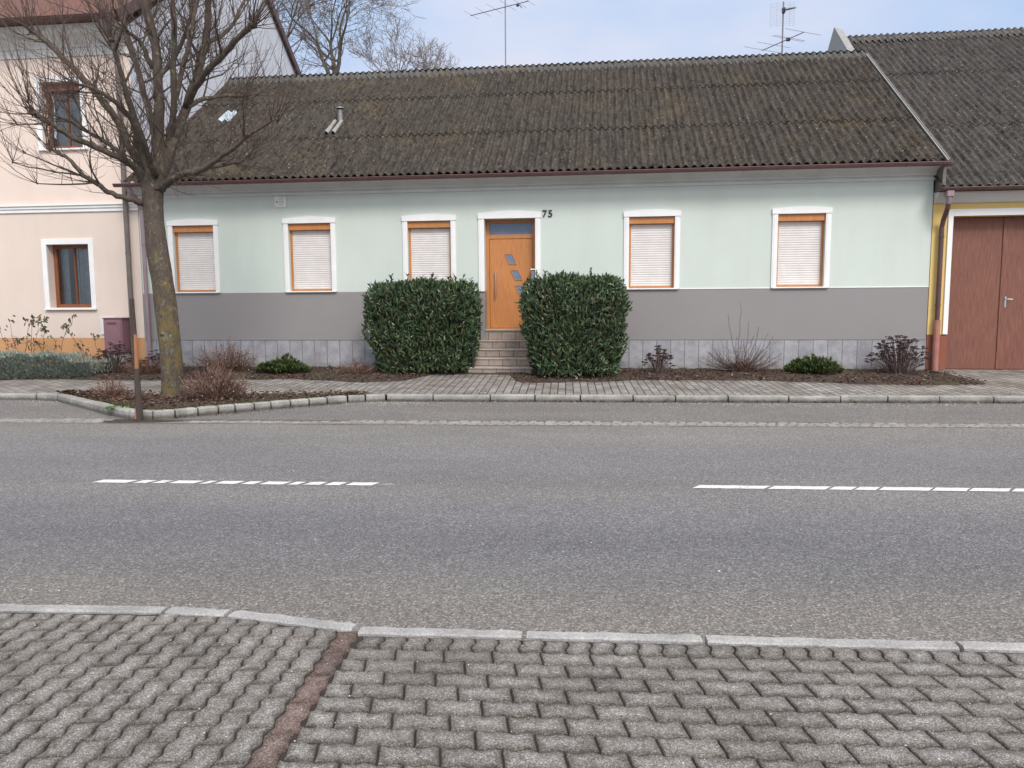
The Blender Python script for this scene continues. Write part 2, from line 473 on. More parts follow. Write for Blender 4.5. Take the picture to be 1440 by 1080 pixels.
# ------------------------------------------------------------------ mesh builder
class MB:
    def __init__(self):
        self.v, self.f, self.t, self.w = [], [], [], []
        self.haswear = False
    def vert(self, p, w=0.0):
        self.v.append(tuple(p)); self.w.append(w)
        return len(self.v)-1
    def face(self, idx, t=0.5):
        self.f.append(tuple(idx)); self.t.append(t)
    def poly(self, pts, t=.5):
        self.face([self.vert(p) for p in pts], t)
    def box(self, x0, x1, y0, y1, z0, z1, t=.5, c=0.0):
        if c > 0:
            return self.chbox(x0, x1, y0, y1, z0, z1, c, t)
        i = [self.vert((x, y, z)) for z in (z0, z1) for y in (y0, y1) for x in (x0, x1)]
        for q in ((0, 2, 3, 1), (4, 5, 7, 6), (0, 1, 5, 4), (2, 6, 7, 3), (0, 4, 6, 2), (1, 3, 7, 5)):
            self.face([i[k] for k in q], t)
    def chbox(self, x0, x1, y0, y1, z0, z1, c, t=.5):
        # box with chamfered edges: rings of 8 points
        def ring(z, d):
            a = [(x0+d, y0+c+d*0), (x0+c+d*0, y0+d)]
            return [(x0+c, y0+d), (x1-c, y0+d), (x1-d, y0+c), (x1-d, y1-c), (x1-c, y1-d), (x0+c, y1-d), (x0+d, y1-c), (x0+d, y0+c)]
        rings = []
        for z, d in ((z0, c), (z0+c, 0), (z1-c, 0), (z1, c)):
            rings.append([self.vert((px, py, z)) for px, py in ring(z, d)])
        for a, b in zip(rings[:-1], rings[1:]):
            for k in range(8):
                self.face((a[k], a[(k+1) % 8], b[(k+1) % 8], b[k]), t)
        self.face(rings[0][::-1], t)
        self.face(rings[-1], t)
    def obox(self, c, ax, ay, az, hx, hy, hz, t=.5):
        c = Vector(c)
        i = []
        for sz in (-1, 1):
            for sy in (-1, 1):
                for sx in (-1, 1):
                    i.append(self.vert(c+ax*hx*sx+ay*hy*sy+az*hz*sz))
        for q in ((0, 2, 3, 1), (4, 5, 7, 6), (0, 1, 5, 4), (2, 6, 7, 3), (0, 4, 6, 2), (1, 3, 7, 5)):
            self.face([i[k] for k in q], t)
    def tube(self, pts, rs, n=6, t=.5, cap=True):
        pts = [Vector(p) for p in pts]
        if isinstance(rs, (int, float)):
            rs = [rs]*len(pts)
        prev = None
        ref = None
        for k, p in enumerate(pts):
            d = (pts[min(k+1, len(pts)-1)]-pts[max(k-1, 0)])
            if d.length < 1e-9:
                d = Vector((0, 0, 1))
            d.normalize()
            if ref is None:
                ref = Vector((1, 0, 0)) if abs(d.x) < .8 else Vector((0, 1, 0))
            a = (ref-d*ref.dot(d)).normalized()
            ref = a
            b = d.cross(a)
            ring = [self.vert(p+(a*math.cos(2*math.pi*j/n)+b*math.sin(2*math.pi*j/n))*rs[k]) for j in range(n)]
            if prev:
                for j in range(n):
                    self.face((prev[j], prev[(j+1) % n], ring[(j+1) % n], ring[j]), t)
            elif cap:
                self.face(ring[::-1], t)
            prev = ring
        if cap:
            self.face(prev, t)
    def leaf(self, p, d, up, L, W, t, fold=.25, curl=0.0):
        p = Vector(p); d = Vector(d).normalized(); up = Vector(up)
        s = d.cross(up)
        if s.length < 1e-4:
            s = Vector((1, 0, 0))
        s.normalize(); n = s.cross(d).normalized()
        m1 = p+d*(L*.35)+n*(-curl*L*.1); m2 = p+d*(L*.7)+n*(-curl*L*.3); e = p+d*L+n*(-curl*L*.7)
        a = self.vert(p); b = self.vert(m1); c = self.vert(m2); f = self.vert(e)
        l1 = self.vert(m1+s*W*.5+n*W*fold); r1 = self.vert(m1-s*W*.5+n*W*fold)
        l2 = self.vert(m2+s*W*.42+n*W*fold); r2 = self.vert(m2-s*W*.42+n*W*fold)
        self.face((a, b, l1), t); self.face((a, r1, b), t)
        self.face((b, c, l2, l1), t); self.face((b, r1, r2, c), t)
        self.face((c, f, l2), t); self.face((c, r2, f), t)
    def build(self, name, mat, parent=None, loc=None, smooth=False, bevel=0):
        if parent is not None:
            org = Vector(parent['_org'])
        else:
            org = Vector(loc) if loc else Vector((0, 0, 0))
        me = bpy.data.meshes.new(name)
        me.from_pydata([(a[0]-org.x, a[1]-org.y, a[2]-org.z) for a in self.v], [], self.f)
        at = me.attributes.new('tint', 'FLOAT', 'FACE')
        at.data.foreach_set('value', self.t)
        if any(self.w):
            aw = me.attributes.new('wear', 'FLOAT', 'POINT')
            aw.data.foreach_set('value', self.w)
        if mat:
            me.materials.append(mat)
        if smooth:
            me.polygons.foreach_set('use_smooth', [True]*len(me.polygons))
        me.update()
        o = bpy.data.objects.new(name, me)
        COL.objects.link(o)
        if parent is not None:
            o.parent = parent
            o['_org'] = tuple(org)
        else:
            o.location = org
            o['_org'] = tuple(org)
        if bevel:
            b = o.modifiers.new('bevel', 'BEVEL'); b.width = bevel; b.segments = 2; b.limit_method = 'ANGLE'
        return o

def thing(name, label, cat, loc, group=None):
    o = bpy.data.objects.new(name, None)
    o.empty_display_size = .2
    o.location = loc
    o['_org'] = tuple(loc)
    o['label'] = label; o['category'] = cat
    if group: o['group'] = group
    COL.objects.link(o)
    return o
def tag(o, label, cat, group=None):
    o['label'] = label; o['category'] = cat
    if group: o['group'] = group
    return o
def struct(o, kind='structure', label=None):
    o['kind'] = kind
    if label: o['label'] = label
    return o

# ------------------------------------------------------------------ ground levels
def gz(x, y):
    """height of the far sidewalk and bed at world x,y"""
    yr = -x*SP+y*CP
    t = min(1, max(0, (yr-13.2)/3.9))
    return .105+.155*t

def grid_sheet(name, mat, fx, nx, ny):
    mb = MB()
    ids = [[mb.vert(fx(i/nx, j/ny)) for i in range(nx+1)] for j in range(ny+1)]
    for j in range(ny):
        for i in range(nx):
            mb.face((ids[j][i], ids[j][i+1], ids[j+1][i+1], ids[j+1][i]))
    return mb.build(name, mat, smooth=True)

mb = MB()
mb.poly([(-600, -600, -.03), (600, -600, -.03), (600, 700, -.03), (-600, 700, -.03)])
struct(mb.build('ground', M['dirt']))
mb = MB()
mb.poly([RF(-60, 3.4), RF(60, 3.4), RF(60, 10.86), RF(-60, 10.86)])
struct(mb.build('road', M['asphalt']))
mb = MB()
mb.poly([RF(-60, 10.70, -.012), RF(60, 10.70, -.012), RF(60, 13.42, .0), RF(-60, 13.42, .0)])
struct(mb.build('parking_bay', M['bay']))
# far sidewalk
def fs(u, v):
    x = -40+80*u
    yr = 13.34+4.66*v
    X, Y, _ = RF(x, yr)
    return (X, Y, gz(X, Y))
struct(grid_sheet('sidewalk', M['farpaver'], fs, 40, 12))

# ------------------------------------------------------------------ kerbs
def kerb_run(mb, pts, width, ztop, zbot, length, gap=.012, ch=.02, jit=.006, side=1, rough=.005):
    """stones along a road-frame polyline; front edge at the polyline, body to the +side"""
    for (x0, y0), (x1, y1) in zip(pts[:-1], pts[1:]):
        L = math.hypot(x1-x0, y1-y0)
        n = max(1, round(L/length))
        s = 0
        cuts = [0]
        for k in range(n):
            cuts.append(cuts[-1]+U(.8, 1.2))
        cuts = [c/cuts[-1]*L for c in cuts]
        dx, dy = (x1-x0)/L, (y1-y0)/L
        nx, ny = -dy*side, dx*side
        for a, b in zip(cuts[:-1], cuts[1:]):
            a += gap; b -= gap
            o = U(-jit, jit); zj = U(-jit, jit)*.7; tw = U(-jit, jit)
            m = 14
            rows = []
            for k in range(m+1):
                q = a+(b-a)*k/m
                e = (.5 if k in (0, m) else 0)*ch
                w1 = U(-1, 1)*rough; w2 = U(-.6, .6)*rough; w3 = U(-1, 1)*rough
                oo = o+tw*(k/m-.5)
                prof = [(oo+e*.5+w3, zbot), (oo+e*.5+w1, ztop-ch+zj), (oo+ch+e+w1, ztop+zj-e*.5+w2), (width-ch+w3, ztop+zj-e*.5+w2), (width+w3, ztop-ch+zj), (width+w3, zbot)]
                rows.append([mb.vert(RF(x0+dx*q+nx*d, y0+dy*q+ny*d, z)) for d, z in prof])
            for r0, r1 in zip(rows[:-1], rows[1:]):
                for k in range(5):
                    mb.face((r0[k], r1[k], r1[k+1], r0[k+1]) if side > 0 else (r0[k+1], r1[k+1], r1[k], r0[k]))
            mb.face(rows[0] if side < 0 else rows[0][::-1]); mb.face(rows[-1][::-1] if side < 0 else rows[-1])
mb = MB()
kerb_run(mb, [(-45, 13.28), (-9.84, 13.28)], .17, .115, -.05, .85)
kerb_run(mb, [(-3.21, 13.235), (45, 13.235)], .17, .118, -.05, .85, jit=.010)
kerb_run(mb, [(-9.82, 13.27), (-9.3, 13.10), (-8.8, 12.68), (-7.4, 11.53), (-6.72, 11.03)], .18, .125, -.05, .9)
kerb_run(mb, [(-6.68, 11.01), (-6.30, 11.0), (-6.02, 11.15), (-5.55, 11.62), (-4.4, 12.60), (-3.85, 13.02), (-3.215, 13.235)], .15, .125, -.05, .33, gap=.014)
o = struct(mb.build('kerb', M['granite2'], smooth=False))
mb = MB()
kerb_run(mb, [(-30, 3.60), (-3.2, 3.63), (-2.1, 3.655), (-1.75, 3.63), (-1.04, 3.49)], .078, .108, -.02, 1.0, ch=.008, jit=.003)
kerb_run(mb, [(-1.02, 3.462), (30, 3.462)], .076, .108, -.02, 1.02, ch=.008, jit=.003)
struct(mb.build('kerb_near', M['granite']))

# gutter of cobbles between road and bay
mb = MB()
def cobbles(xa, xb, yrow, sz, hz):
    x = xa
    while x < xb:
        L = U(.11, .19)
        z = hz+U(-.006, .006)
        cy = yrow+U(-.008, .008)
        c = Vector(RF(x+L/2, cy, z-.03))
        a = rad(U(-3, 3))+PHI
        ax = Vector((math.cos(a), math.sin(a), 0)); ay = Vector((-math.sin(a), math.cos(a), 0)); az = Vector((U(-.02, .02), U(-.02, .02), 1)).normalized()
        t = R()
        i0 = len(mb.v)
        hx, hy = L/2-.008, sz/2-.007
        lo = [(-hx, -hy), (hx, -hy), (hx, hy), (-hx, hy)]
        k0 = [mb.vert(c+ax*u+ay*v-az*.04) for u, v in lo]
        k1 = [mb.vert(c+ax*u+ay*v+az*.022) for u, v in lo]
        k2 = [mb.vert(c+ax*u*.72+ay*v*.7+az*.034) for u, v in lo]
        for A, B in ((k0, k1), (k1, k2)):
            for j in range(4):
                mb.face((A[j], A[(j+1) % 4], B[(j+1) % 4], B[j]), t)
        mb.face(k2, t)
        x += L
for yrow in (10.77, 10.88):
    cobbles(-20, -6.95, yrow, .11, .012)
    cobbles(-5.6 if yrow < 10.8 else -3.2, 20, yrow, .11, .008)
cobbles(-20, -6.9, 10.65, .11, .006)
cobbles(-2.2, 20, 10.66, .11, .001)
struct(mb.build('gutter', M['cobble']))
mb = MB()
for y0, w0 in ((10.965, .028), (10.575, .022)):
    prev = None
    for i in range(260):
        xr = -20+.154*i
        yy = y0+.012*math.sin(xr*2.3)+.008*math.sin(xr*7.1)
        w_ = w0*(.55+.45*math.sin(xr*1.7+y0)**2)
        q = (RF(xr, yy-w_/2, .003), RF(xr, yy+w_/2, .003))
        if prev: mb.poly([prev[0], q[0], q[1], prev[1]])
        prev = q
struct(mb.build('gutter_seam', M['joint']))
mb = MB()
pp = []
for k in range(26):
    a = 2*math.pi*k/26
    rr = 1+.12*math.sin(3*a+1)+.08*math.sin(5*a)
    pp.append(RF(-6.42+.62*rr*math.cos(a), 10.80+.17*rr*math.sin(a), .004))
mb.poly(pp)
struct(mb.build('dirt_patch', M['soil']))

# road markings
mb = MB()
def dash(xs, y, w, off=0):
    for k, (a, b) in enumerate(zip(xs[0::2], xs[1::2])):
        pts = []
        n = max(3, int((b-a)/.05))
        sk = off or .095
        lo = [(a+(b-a)*i/n+U(-.003, .003)-sk/2, y-w/2+U(-.006, .006)) for i in range(n+1)]
        hi = [(a+(b-a)*i/n+sk/2+U(-.003, .003), y+w/2+U(-.006, .006)) for i in range(n+1)]
        for i in range(n):
            mb.poly([RF(*lo[i], .004), RF(*lo[i+1], .004), RF(*hi[i+1], .004), RF(*hi[i], .004)])
def segs(cuts, gap=.030):
    out = []
    for a, b in zip(cuts[:-1], cuts[1:]):
        out += [a+gap/2, b-gap/2]
    return out
dash(segs([-4.60, -4.19, -4.0, -3.83, -3.52, -3.38, -3.11, -2.93, -2.65, -2.50, -2.29, -2.09, -1.78], .055), 6.95, .12, .05)
dash([-1.74, -1.66], 6.95, .03)
dash(segs([1.20, 1.88, 2.43, 2.66, 2.87, 3.34, 3.66, 4.03, 4.30, 4.75]), 6.99, .12)
dash(segs([7.4, 7.9, 8.4, 9.0, 9.6, 10.3]), 7.0, .12)
dash(segs([-10.7, -10.1, -9.4, -8.8, -8.2, -7.7]), 6.93, .12)
mm, nt_, bs_ = nm('worn_white_road_paint')
pp_ = pos(nt_)
wr = math_(nt_, 'ADD', math_(nt_, 'MULTIPLY', noise(nt_, pp_, 38, 4, .8), .7), math_(nt_, 'MULTIPLY', noise(nt_, pp_, 6, 2), .3))
c_ = ramp(nt_, wr, [(.36, (.20, .195, .19)), (.43, (.62, .62, .60)), (.7, (.74, .74, .73))])
nt_.links.new(c_, bs_.inputs['Base Color']); bs_.inputs['Roughness'].default_value = .8
struct(mb.build('road_marking', mm))

# ------------------------------------------------------------------ near pavement with wave pavers
PL, PW = .2235, .1098
EB = .0078
def paver_outline(L, W):
    def ey(x): return -.0088*math.sin(4*math.pi*x/PL)
    def ex(y): return -EB*math.sin(math.pi*y/PW)
    pts = []
    nx, ny = (14 if L > .15 else 8), 6
    B = EB if W > .1 else 0
    for i in range(nx):
        x = -L/2+B+L*i/nx; pts.append((x, -W/2+ey(x)))
    for i in range(ny):
        t = i/ny; y = -W/2+W*t
        pts.append((L/2+ex(y), y+ey(L/2+B)*(1-t)+ey(L/2-B)*t))
    for i in range(nx):
        x = L/2-B-L*i/nx; pts.append((x, W/2+ey(x)))
    for i in range(ny):
        t = i/ny; y = W/2-W*t
        pts.append((-L/2+ex(y), y+ey(-L/2-B)*(1-t)+ey(-L/2+B)*t))
    return pts
def add_paver(mb, cx, cy, ang, L, W, clip=None, z=.1):
    out = paver_outline(L, W)
    ca, sa = math.cos(ang), math.sin(ang)
    tilt = (U(-.011, .011), U(-.011, .011)); dz = U(-.002, .002)
    t = min(1, max(0, random.gauss(.5, .28)))
    rings = []
    for gap, dzz, w in ((.0030, -.016, 0), (.0045, -.0045, 0), (.0085, 0, .06), (.032, .0005, .72)):
        ring = []
        for x, y in out:
            sx = (L/2-gap)/(L/2); sy = (W/2-gap)/(W/2)
            X = x*sx; Y = y*sy
            xx, yy = cx+X*ca-Y*sa, cy+X*sa+Y*ca
            if clip: xx, yy = clip(xx, yy)
            ring.append(mb.vert(RF(xx, yy, z+dz+dzz+tilt[0]*X+tilt[1]*Y), w))
        rings.append(ring)
    n = len(out)
    for A, B in zip(rings[:-1], rings[1:]):
        for k in range(n):
            mb.face((A[k], A[(k+1) % n], B[(k+1) % n], B[k]), t)
    c = mb.vert(RF(*( (cx, cy) if not clip else clip(cx, cy)), z+dz+.001), 1.0)
    for k in range(n):
        mb.face((rings[-1][k], rings[-1][(k+1) % n], c), t)
grey = MB(); red = MB()
YT = 3.452
# soldier row along the kerb (right part)
x = -.98
while x < 6.5:
    add_paver(grey, x+PW/2, YT-.068, rad(90), .13, PW)
    x += PW
yy = YT-.134
row = 0
while yy > .75:
    off = 0 if row % 2 == 0 else PL/2
    x = -1.0
    first = True
    while x < 6.4:
        if first and row % 2:
            add_paver(grey, x+PL/4, yy-PW/2, 0, PL/2, PW); x += PL/2
        else:
            add_paver(grey, x+PL/2, yy-PW/2, 0, PL, PW); x += PL
        first = False
    yy -= PW; row += 1
# red divider column
yy = 3.50
while yy > .7:
    add_paver(red, -1.0-PW/2-.002, yy-PL/2, rad(90), PL, PW)
    yy -= PL
# left part, long side across the footway
def yk(x):
    if x < -2.1: return 3.60+.05*(x+3.2)/1.1*.5 if x > -3.2 else 3.60
    if x < -1.75: return 3.645-(x+2.1)*.07
    return 3.62-(x+1.75)/.71*.14
colx = -1.0-PW-.004
k = 0
while colx > -6.5:
    top = yk(colx-PW/2)-.005
    yy = 3.75 if k % 2 == 0 else 3.75-PL/2
    while yy > .7:
        if yy-PL < top:
            def clip(a, b, top=top): return (a, min(b, yk(a)-.004))
            if yy > top-.01:
                if top-(yy-PL) > .03:
                    add_paver(grey, colx-PW/2, yy-PL/2, rad(90), PL, PW, clip)
            else:
                add_paver(grey, colx-PW/2, yy-PL/2, rad(90), PL, PW)
        yy -= PL
    colx -= PW; k += 1
# the whole footway beyond the modelled blocks
far_fill = MB()
def ring_sheet(mb, xa, xb, ya, yb, z): mb.poly([RF(xa, ya, z), RF(xb, ya, z), RF(xb, yb, z), RF(xa, yb, z)])
ring_sheet(far_fill, -30, -6.5, -4, 3.60, .098); ring_sheet(far_fill, 6.4, 30, -4, 3.46, .098)
ring_sheet(far_fill, -6.5, 6.4, -4, .75, .098)
struct(far_fill.build('pavement_outer', M['farpaver']))
base = MB()
base.poly([RF(-6.52, .6, .089), RF(6.42, .6, .089), RF(6.42, 3.462, .089), RF(-1.02, 3.462, .089), RF(-1.04, 3.50, .089), RF(-1.75, 3.64, .089), RF(-2.1, 3.66, .089), RF(-6.52, 3.61, .089)])
struct(base.build('pavement_joints', M['joint']))
struct(grey.build('pavement', M['paver'], smooth=False))
struct(red.build('pavement_strip', M['redpaver'], smooth=False))

# ------------------------------------------------------------------ planting bed and island
def bed_front(x):
    pts = [(-20, 15.0), (-10.5, 15.2), (-7.5, 15.1), (-6, 15.35), (-5, 15.1), (-4.3, 14.85), (-3.3, 15.1), (-2.9, 16.1), (-1.2, 16.1), (-.95, 14.85), (.5, 14.95), (2, 15.3), (3.5, 15.2), (5, 14.95), (6, 14.6), (7.0, 14.5), (7.9, 14.75), (8.2, 15.3), (8.2, 17.2)]
    for a, b in zip(pts[:-1], pts[1:]):
        if a[0] <= x <= b[0]:
            return a[1]+(b[1]-a[1])*(x-a[0])/max(1e-6, b[0]-a[0])
    return pts[-1][1]
def bump2(x, y): return math.sin(x*2.1+math.sin(y*1.7)*2)*.5+math.sin(x*5.3+y*4.1)*.3+math.sin(x*11+y*9)*.15
def bedp(u, v):
    xr = -20+27.9*u
    if xr < -7.5: pass
    y0 = bed_front(xr)+.10*bump2(xr, 0)
    # wall in road frame
    yw = (17.24+xr*(-SP))/CP if False else (17.24-xr*SP)/CP
    yw = max(yw, y0+.02)
    yr = y0+(yw-y0)*v
    X, Y, _ = RF(xr, yr)
    e = min(v*(yw-y0)/.12, 1)
    return (X, Y, gz(X, Y)-.012+e*(.035+.02*bump2(X*3, Y*3)))
struct(grid_sheet('planting_bed', M['soil'], bedp, 260, 12))
ISL = [(-9.55, 13.36), (-9.2, 13.26), (-8.7, 12.84), (-7.3, 11.69), (-6.6, 11.18), (-6.3, 11.17), (-6.1, 11.32), (-5.62, 11.79), (-4.45, 12.77), (-3.9, 13.18), (-3.6, 13.32)]
mb = MB()
def isl_front(x):
    for a, b in zip(ISL[:-1], ISL[1:]):
        if a[0] <= x <= b[0]:
            return a[1]+(b[1]-a[1])*(x-a[0])/(b[0]-a[0])
    return 13.36
def islp(u, v):
    xr = -9.5+5.9*u
    y0 = isl_front(xr); y1 = 13.42+.05*bump2(xr*2, 1)
    yr = y0+(max(y1, y0+.02)-y0)*v
    X, Y, _ = RF(xr, yr)
    e = min(v*(y1-y0)/.15, (1-v)*(y1-y0)/.15, 1)
    return (X, Y, .098+max(0, e)*(.03+.02*bump2(X*3, Y*3)))
struct(grid_sheet('planting_island', M['soil'], islp, 120, 24))

# dead leaves and mulch, plus dark bits shading the kerb foot: uncountable
mb = MB()
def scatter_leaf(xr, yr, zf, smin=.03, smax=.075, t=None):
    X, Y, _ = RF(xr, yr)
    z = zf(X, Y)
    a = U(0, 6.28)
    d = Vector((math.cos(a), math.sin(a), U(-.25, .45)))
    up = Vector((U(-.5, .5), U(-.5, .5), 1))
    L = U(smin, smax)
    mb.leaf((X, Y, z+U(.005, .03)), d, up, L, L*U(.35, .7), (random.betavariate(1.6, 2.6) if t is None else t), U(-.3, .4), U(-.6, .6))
for i in range(8500):
    xr = U(-12, 8.0)
    y0 = bed_front(xr)
    yw = (17.1-xr*SP)/CP
    yr = y0+(yw-y0)*(R()**1.2)+U(-.12, .0)
    if -2.95 < xr < -1.1: continue
    scatter_leaf(xr, yr, lambda X, Y: gz(X, Y)+.02)
for i in range(2600):
    xr = U(-9.4, -3.6)
    y0 = isl_front(xr)
    yr = U(y0-.03, 13.46)
    if xr > -5.2 and R() < .5: continue
    scatter_leaf(xr, yr, lambda X, Y: .13, .035, .09)
for i in range(260):
    xr = U(-9, 9); scatter_leaf(xr, 13.45+abs(random.gauss(0, .9)), lambda X, Y: gz(X, Y), .02, .045)
for i in range(170):
    xr = U(-8, 9); scatter_leaf(xr, 13.2-abs(random.gauss(0, .12)), lambda X, Y: .0, .015, .04, U(.4, 1))
for i in range(1500):  # tiny dark litter at the kerb foot, doubling as its painted shadow
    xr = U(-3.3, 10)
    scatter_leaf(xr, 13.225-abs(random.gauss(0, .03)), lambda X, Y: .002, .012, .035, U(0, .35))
for i in range(500):  # same dark bits along the island kerb, shade put in as litter
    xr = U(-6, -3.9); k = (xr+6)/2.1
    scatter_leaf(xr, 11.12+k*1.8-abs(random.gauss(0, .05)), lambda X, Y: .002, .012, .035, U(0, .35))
struct(mb.build('leaf_litter_kerb_shade', M['litter']), 'stuff')
# sparse grass tufts at the island edge
mb = MB()
for i in range(2600):
    xr = U(-9.2, -3.7)
    y0 = isl_front(xr)
    yr = y0+abs(random.gauss(0, .22)) if xr < -5 else U(y0, 13.4)
    if yr > 13.42: continue
    X, Y, _ = RF(xr, yr)
    a = U(0, 6.28)
    mb.leaf((X, Y, .105), (math.cos(a)*.5, math.sin(a)*.5, U(.3, 1)), (math.cos(a), math.sin(a), .2), U(.03, .075), .006, R(), .1, .5)
for i in range(1400):
    xr = U(-10, 7.5)
    if -3 < xr < -1.1: continue
    yw = (17.18-xr*SP)/CP
    X, Y, _ = RF(xr, yw-abs(random.gauss(0, .06)))
    a = U(0, 6.28)
    mb.leaf((X, Y, gz(X, Y)+.01), (math.cos(a)*.6, math.sin(a)*.6, U(.2, .8)), (math.cos(a), math.sin(a), .2), U(.02, .06), .007, R(), .1, .5)
struct(mb.build('grass', M['grass']), 'stuff')
# pebbles and grit
mb = MB()
def pebble(c, r, t):
    c = Vector(c)
    q = [mb.vert(c+Vector((math.cos(a)*r*U(.7, 1.2), math.sin(a)*r*U(.7, 1.2), U(-.1, .2)*r))) for a in (0, 1.3, 2.5, 3.8, 5.1)]
    top = mb.vert(c+Vector((0, 0, r*.7)))
    for k in range(5): mb.face((q[k], q[(k+1) % 5], top), t)
for i in range(230):
    xr, yr = U(-3.5, 3.5), U(1.9, 3.5)
    pebble(RF(xr, yr, .102), U(.0022, .0048), R())
for i in range(500):
    xr = U(-6, 6); yr = 3.6+abs(random.gauss(0, .35)); pebble(RF(xr, yr, .002), U(.002, .006), R()*.8)
for i in range(150):
    pebble(RF(U(-6, 6), U(4, 10.4), .002), U(.003, .009), R())
for i in range(1300):
    xr = random.choice((random.gauss(-8.9, .5), random.gauss(-3.1, .6), random.gauss(4.6, 1.5), U(-3, 9)))
    pebble(RF(xr, 13.17-abs(random.gauss(0, .25)), .0), U(.004, .011), R()*.7)
struct(mb.build('loose_grit', M['pebble']), 'stuff')

# ------------------------------------------------------------------ houses
def wall_front(mb, x0, x1, z0, z1, y, ops, depth):
    """front skin with rectangular openings (a,b,c,d) and their reveals"""
    xs = sorted(set([x0, x1]+[o[0] for o in ops]+[o[1] for o in ops]))
    zs = sorted(set([z0, z1]+[o[2] for o in ops]+[o[3] for o in ops]))
    for xa, xb in zip(xs[:-1], xs[1:]):
        for za, zb in zip(zs[:-1], zs[1:]):
            cx, cz = (xa+xb)/2, (za+zb)/2
            if any(o[0] < cx < o[1] and o[2] < cz < o[3] for o in ops): continue
            mb.poly([(xa, y, za), (xb, y, za), (xb, y, zb), (xa, y, zb)])
    for a, b, c, d in ops:
        e = y+depth
        mb.poly([(a, y, c), (a, y, d), (a, e, d), (a, e, c)])
        mb.poly([(b, y, c), (b, e, c), (b, e, d), (b, y, d)])
        mb.poly([(a, y, d), (b, y, d), (b, e, d), (a, e, d)])
        mb.poly([(a, y, c), (a, e, c), (b, e, c), (b, y, c)])

def corrugated(mb, x0, x1, nodes, pitch=.177, amp=.034, lift=.024):
    """nodes = [(y,z) from eave to ridge], one course between each pair"""
    nx = int((x1-x0)/pitch*8)
    for ci, ((ya, za), (yb, zb)) in enumerate(zip(nodes[:-1], nodes[1:])):
        L = math.hypot(yb-ya, zb-za)
        sy, sz = (yb-ya)/L, (zb-za)/L
        ny_, nz_ = -sz, sy
        seg = 5
        rows = []
        ph = U(-.15, .15)
        for j in range(-1, seg+1):
            s = (max(j, 0)/seg)*(L+.1)-.1*(1 if ci else 0)*(1-max(j, 0)/seg)
            off = lift*(1-max(j, 0)/seg)+.002
            if j == -1: off -= .022
            row = []
            for i in range(nx+1):
                x = x0+(x1-x0)*i/nx
                h = amp*math.sin(2*math.pi*(x-x0)/pitch)+off+.004*math.sin(x*1.3+ci*2+j*.7)
                row.append(mb.vert((x, ya+sy*s+ny_*h, za+sz*s+nz_*h)))
            rows.append(row)
        lip = [mb.vert(mb.v[i]) for i in rows[1]]
        for i in range(nx): mb.face((rows[0][i], rows[0][i+1], lip[i+1], lip[i]))
        for r0, r1 in zip(rows[1:-1], rows[2:]):
            for i in range(nx):
                mb.face((r0[i], r0[i+1], r1[i+1], r1[i]))

def ridge_caps(mb, x0, x1, y, z, slope, pitch=.177, wing=.30, amp=.04):
    nx = int((x1-x0)/pitch*8)
    prof = [(-wing, -wing*slope+.035), (-wing*.5, -wing*.5*slope+.04), (-.09, -.05*slope+.05), (0, .055), (.09, -.05*slope+.05), (wing*.5, -wing*.5*slope+.04), (wing, -wing*slope+.035)]
    rows = []
    for dy, dz in prof:
        row = []
        for i in range(nx+1):
            x = x0+(x1-x0)*i/nx
            h = amp*math.sin(2*math.pi*(x-x0)/pitch)+.006*math.sin(x*1.7)
            if abs(dy) >= wing: h += -.0
            row.append(mb.vert((x, y+dy, z+dz+h)))
        rows.append(row)
    low = [mb.vert((v[0], v[1], v[2]-.02)) for v in [mb.v[i] for i in rows[0]]]
    lip = [mb.vert(mb.v[i]) for i in rows[0]]
    for i in range(nx): mb.face((low[i], low[i+1], lip[i+1], lip[i]))
    for r0, r1 in zip(rows[:-1], rows[1:]):
        for i in range(nx):
            mb.face((r0[i], r0[i+1], r1[i+1], r1[i]))

def gutter_mesh(mb, x0, x1, y, z, r=.068):
    n = 8
    rows = []
    for k in range(n+1):
        a = math.pi*k/n
        rows.append([(y-math.cos(a)*r, z-math.sin(a)*r)])
    # outer and inner half-round skin with a rolled front bead
    segs_ = max(1, int((x1-x0)/2.0))
    for s in range(segs_):
        xa = x0+(x1-x0)*s/segs_; xb = x0+(x1-x0)*(s+1)/segs_
        for rr, inv in ((r, False), (r-.006, True)):
            P_ = [(y-math.cos(math.pi*k/n)*rr, z-math.sin(math.pi*k/n)*rr) for k in range(n+1)]
            for a, b in zip(P_[:-1], P_[1:]):
                q = [(xa, *a), (xb, *a), (xb, *b), (xa, *b)]
                mb.poly(q if not inv else q[::-1])
        # joint collar
        P_ = [(y-math.cos(math.pi*k/n)*(r+.005), z-math.sin(math.pi*k/n)*(r+.005)) for k in range(n+1)]
        for a, b in zip(P_[:-1], P_[1:]):
            mb.poly([(xb-.035, *a), (xb, *a), (xb, *b), (xb-.035, *b)])
    mb.tube([(x0, y-r, z), (x1, y-r, z)], .011, 6)
    for xe in (x0, x1):
        P_ = [(xe, y-math.cos(math.pi*k/n)*r, z-math.sin(math.pi*k/n)*r) for k in range(n+1)]
        mb.poly(P_)

D = 17.2
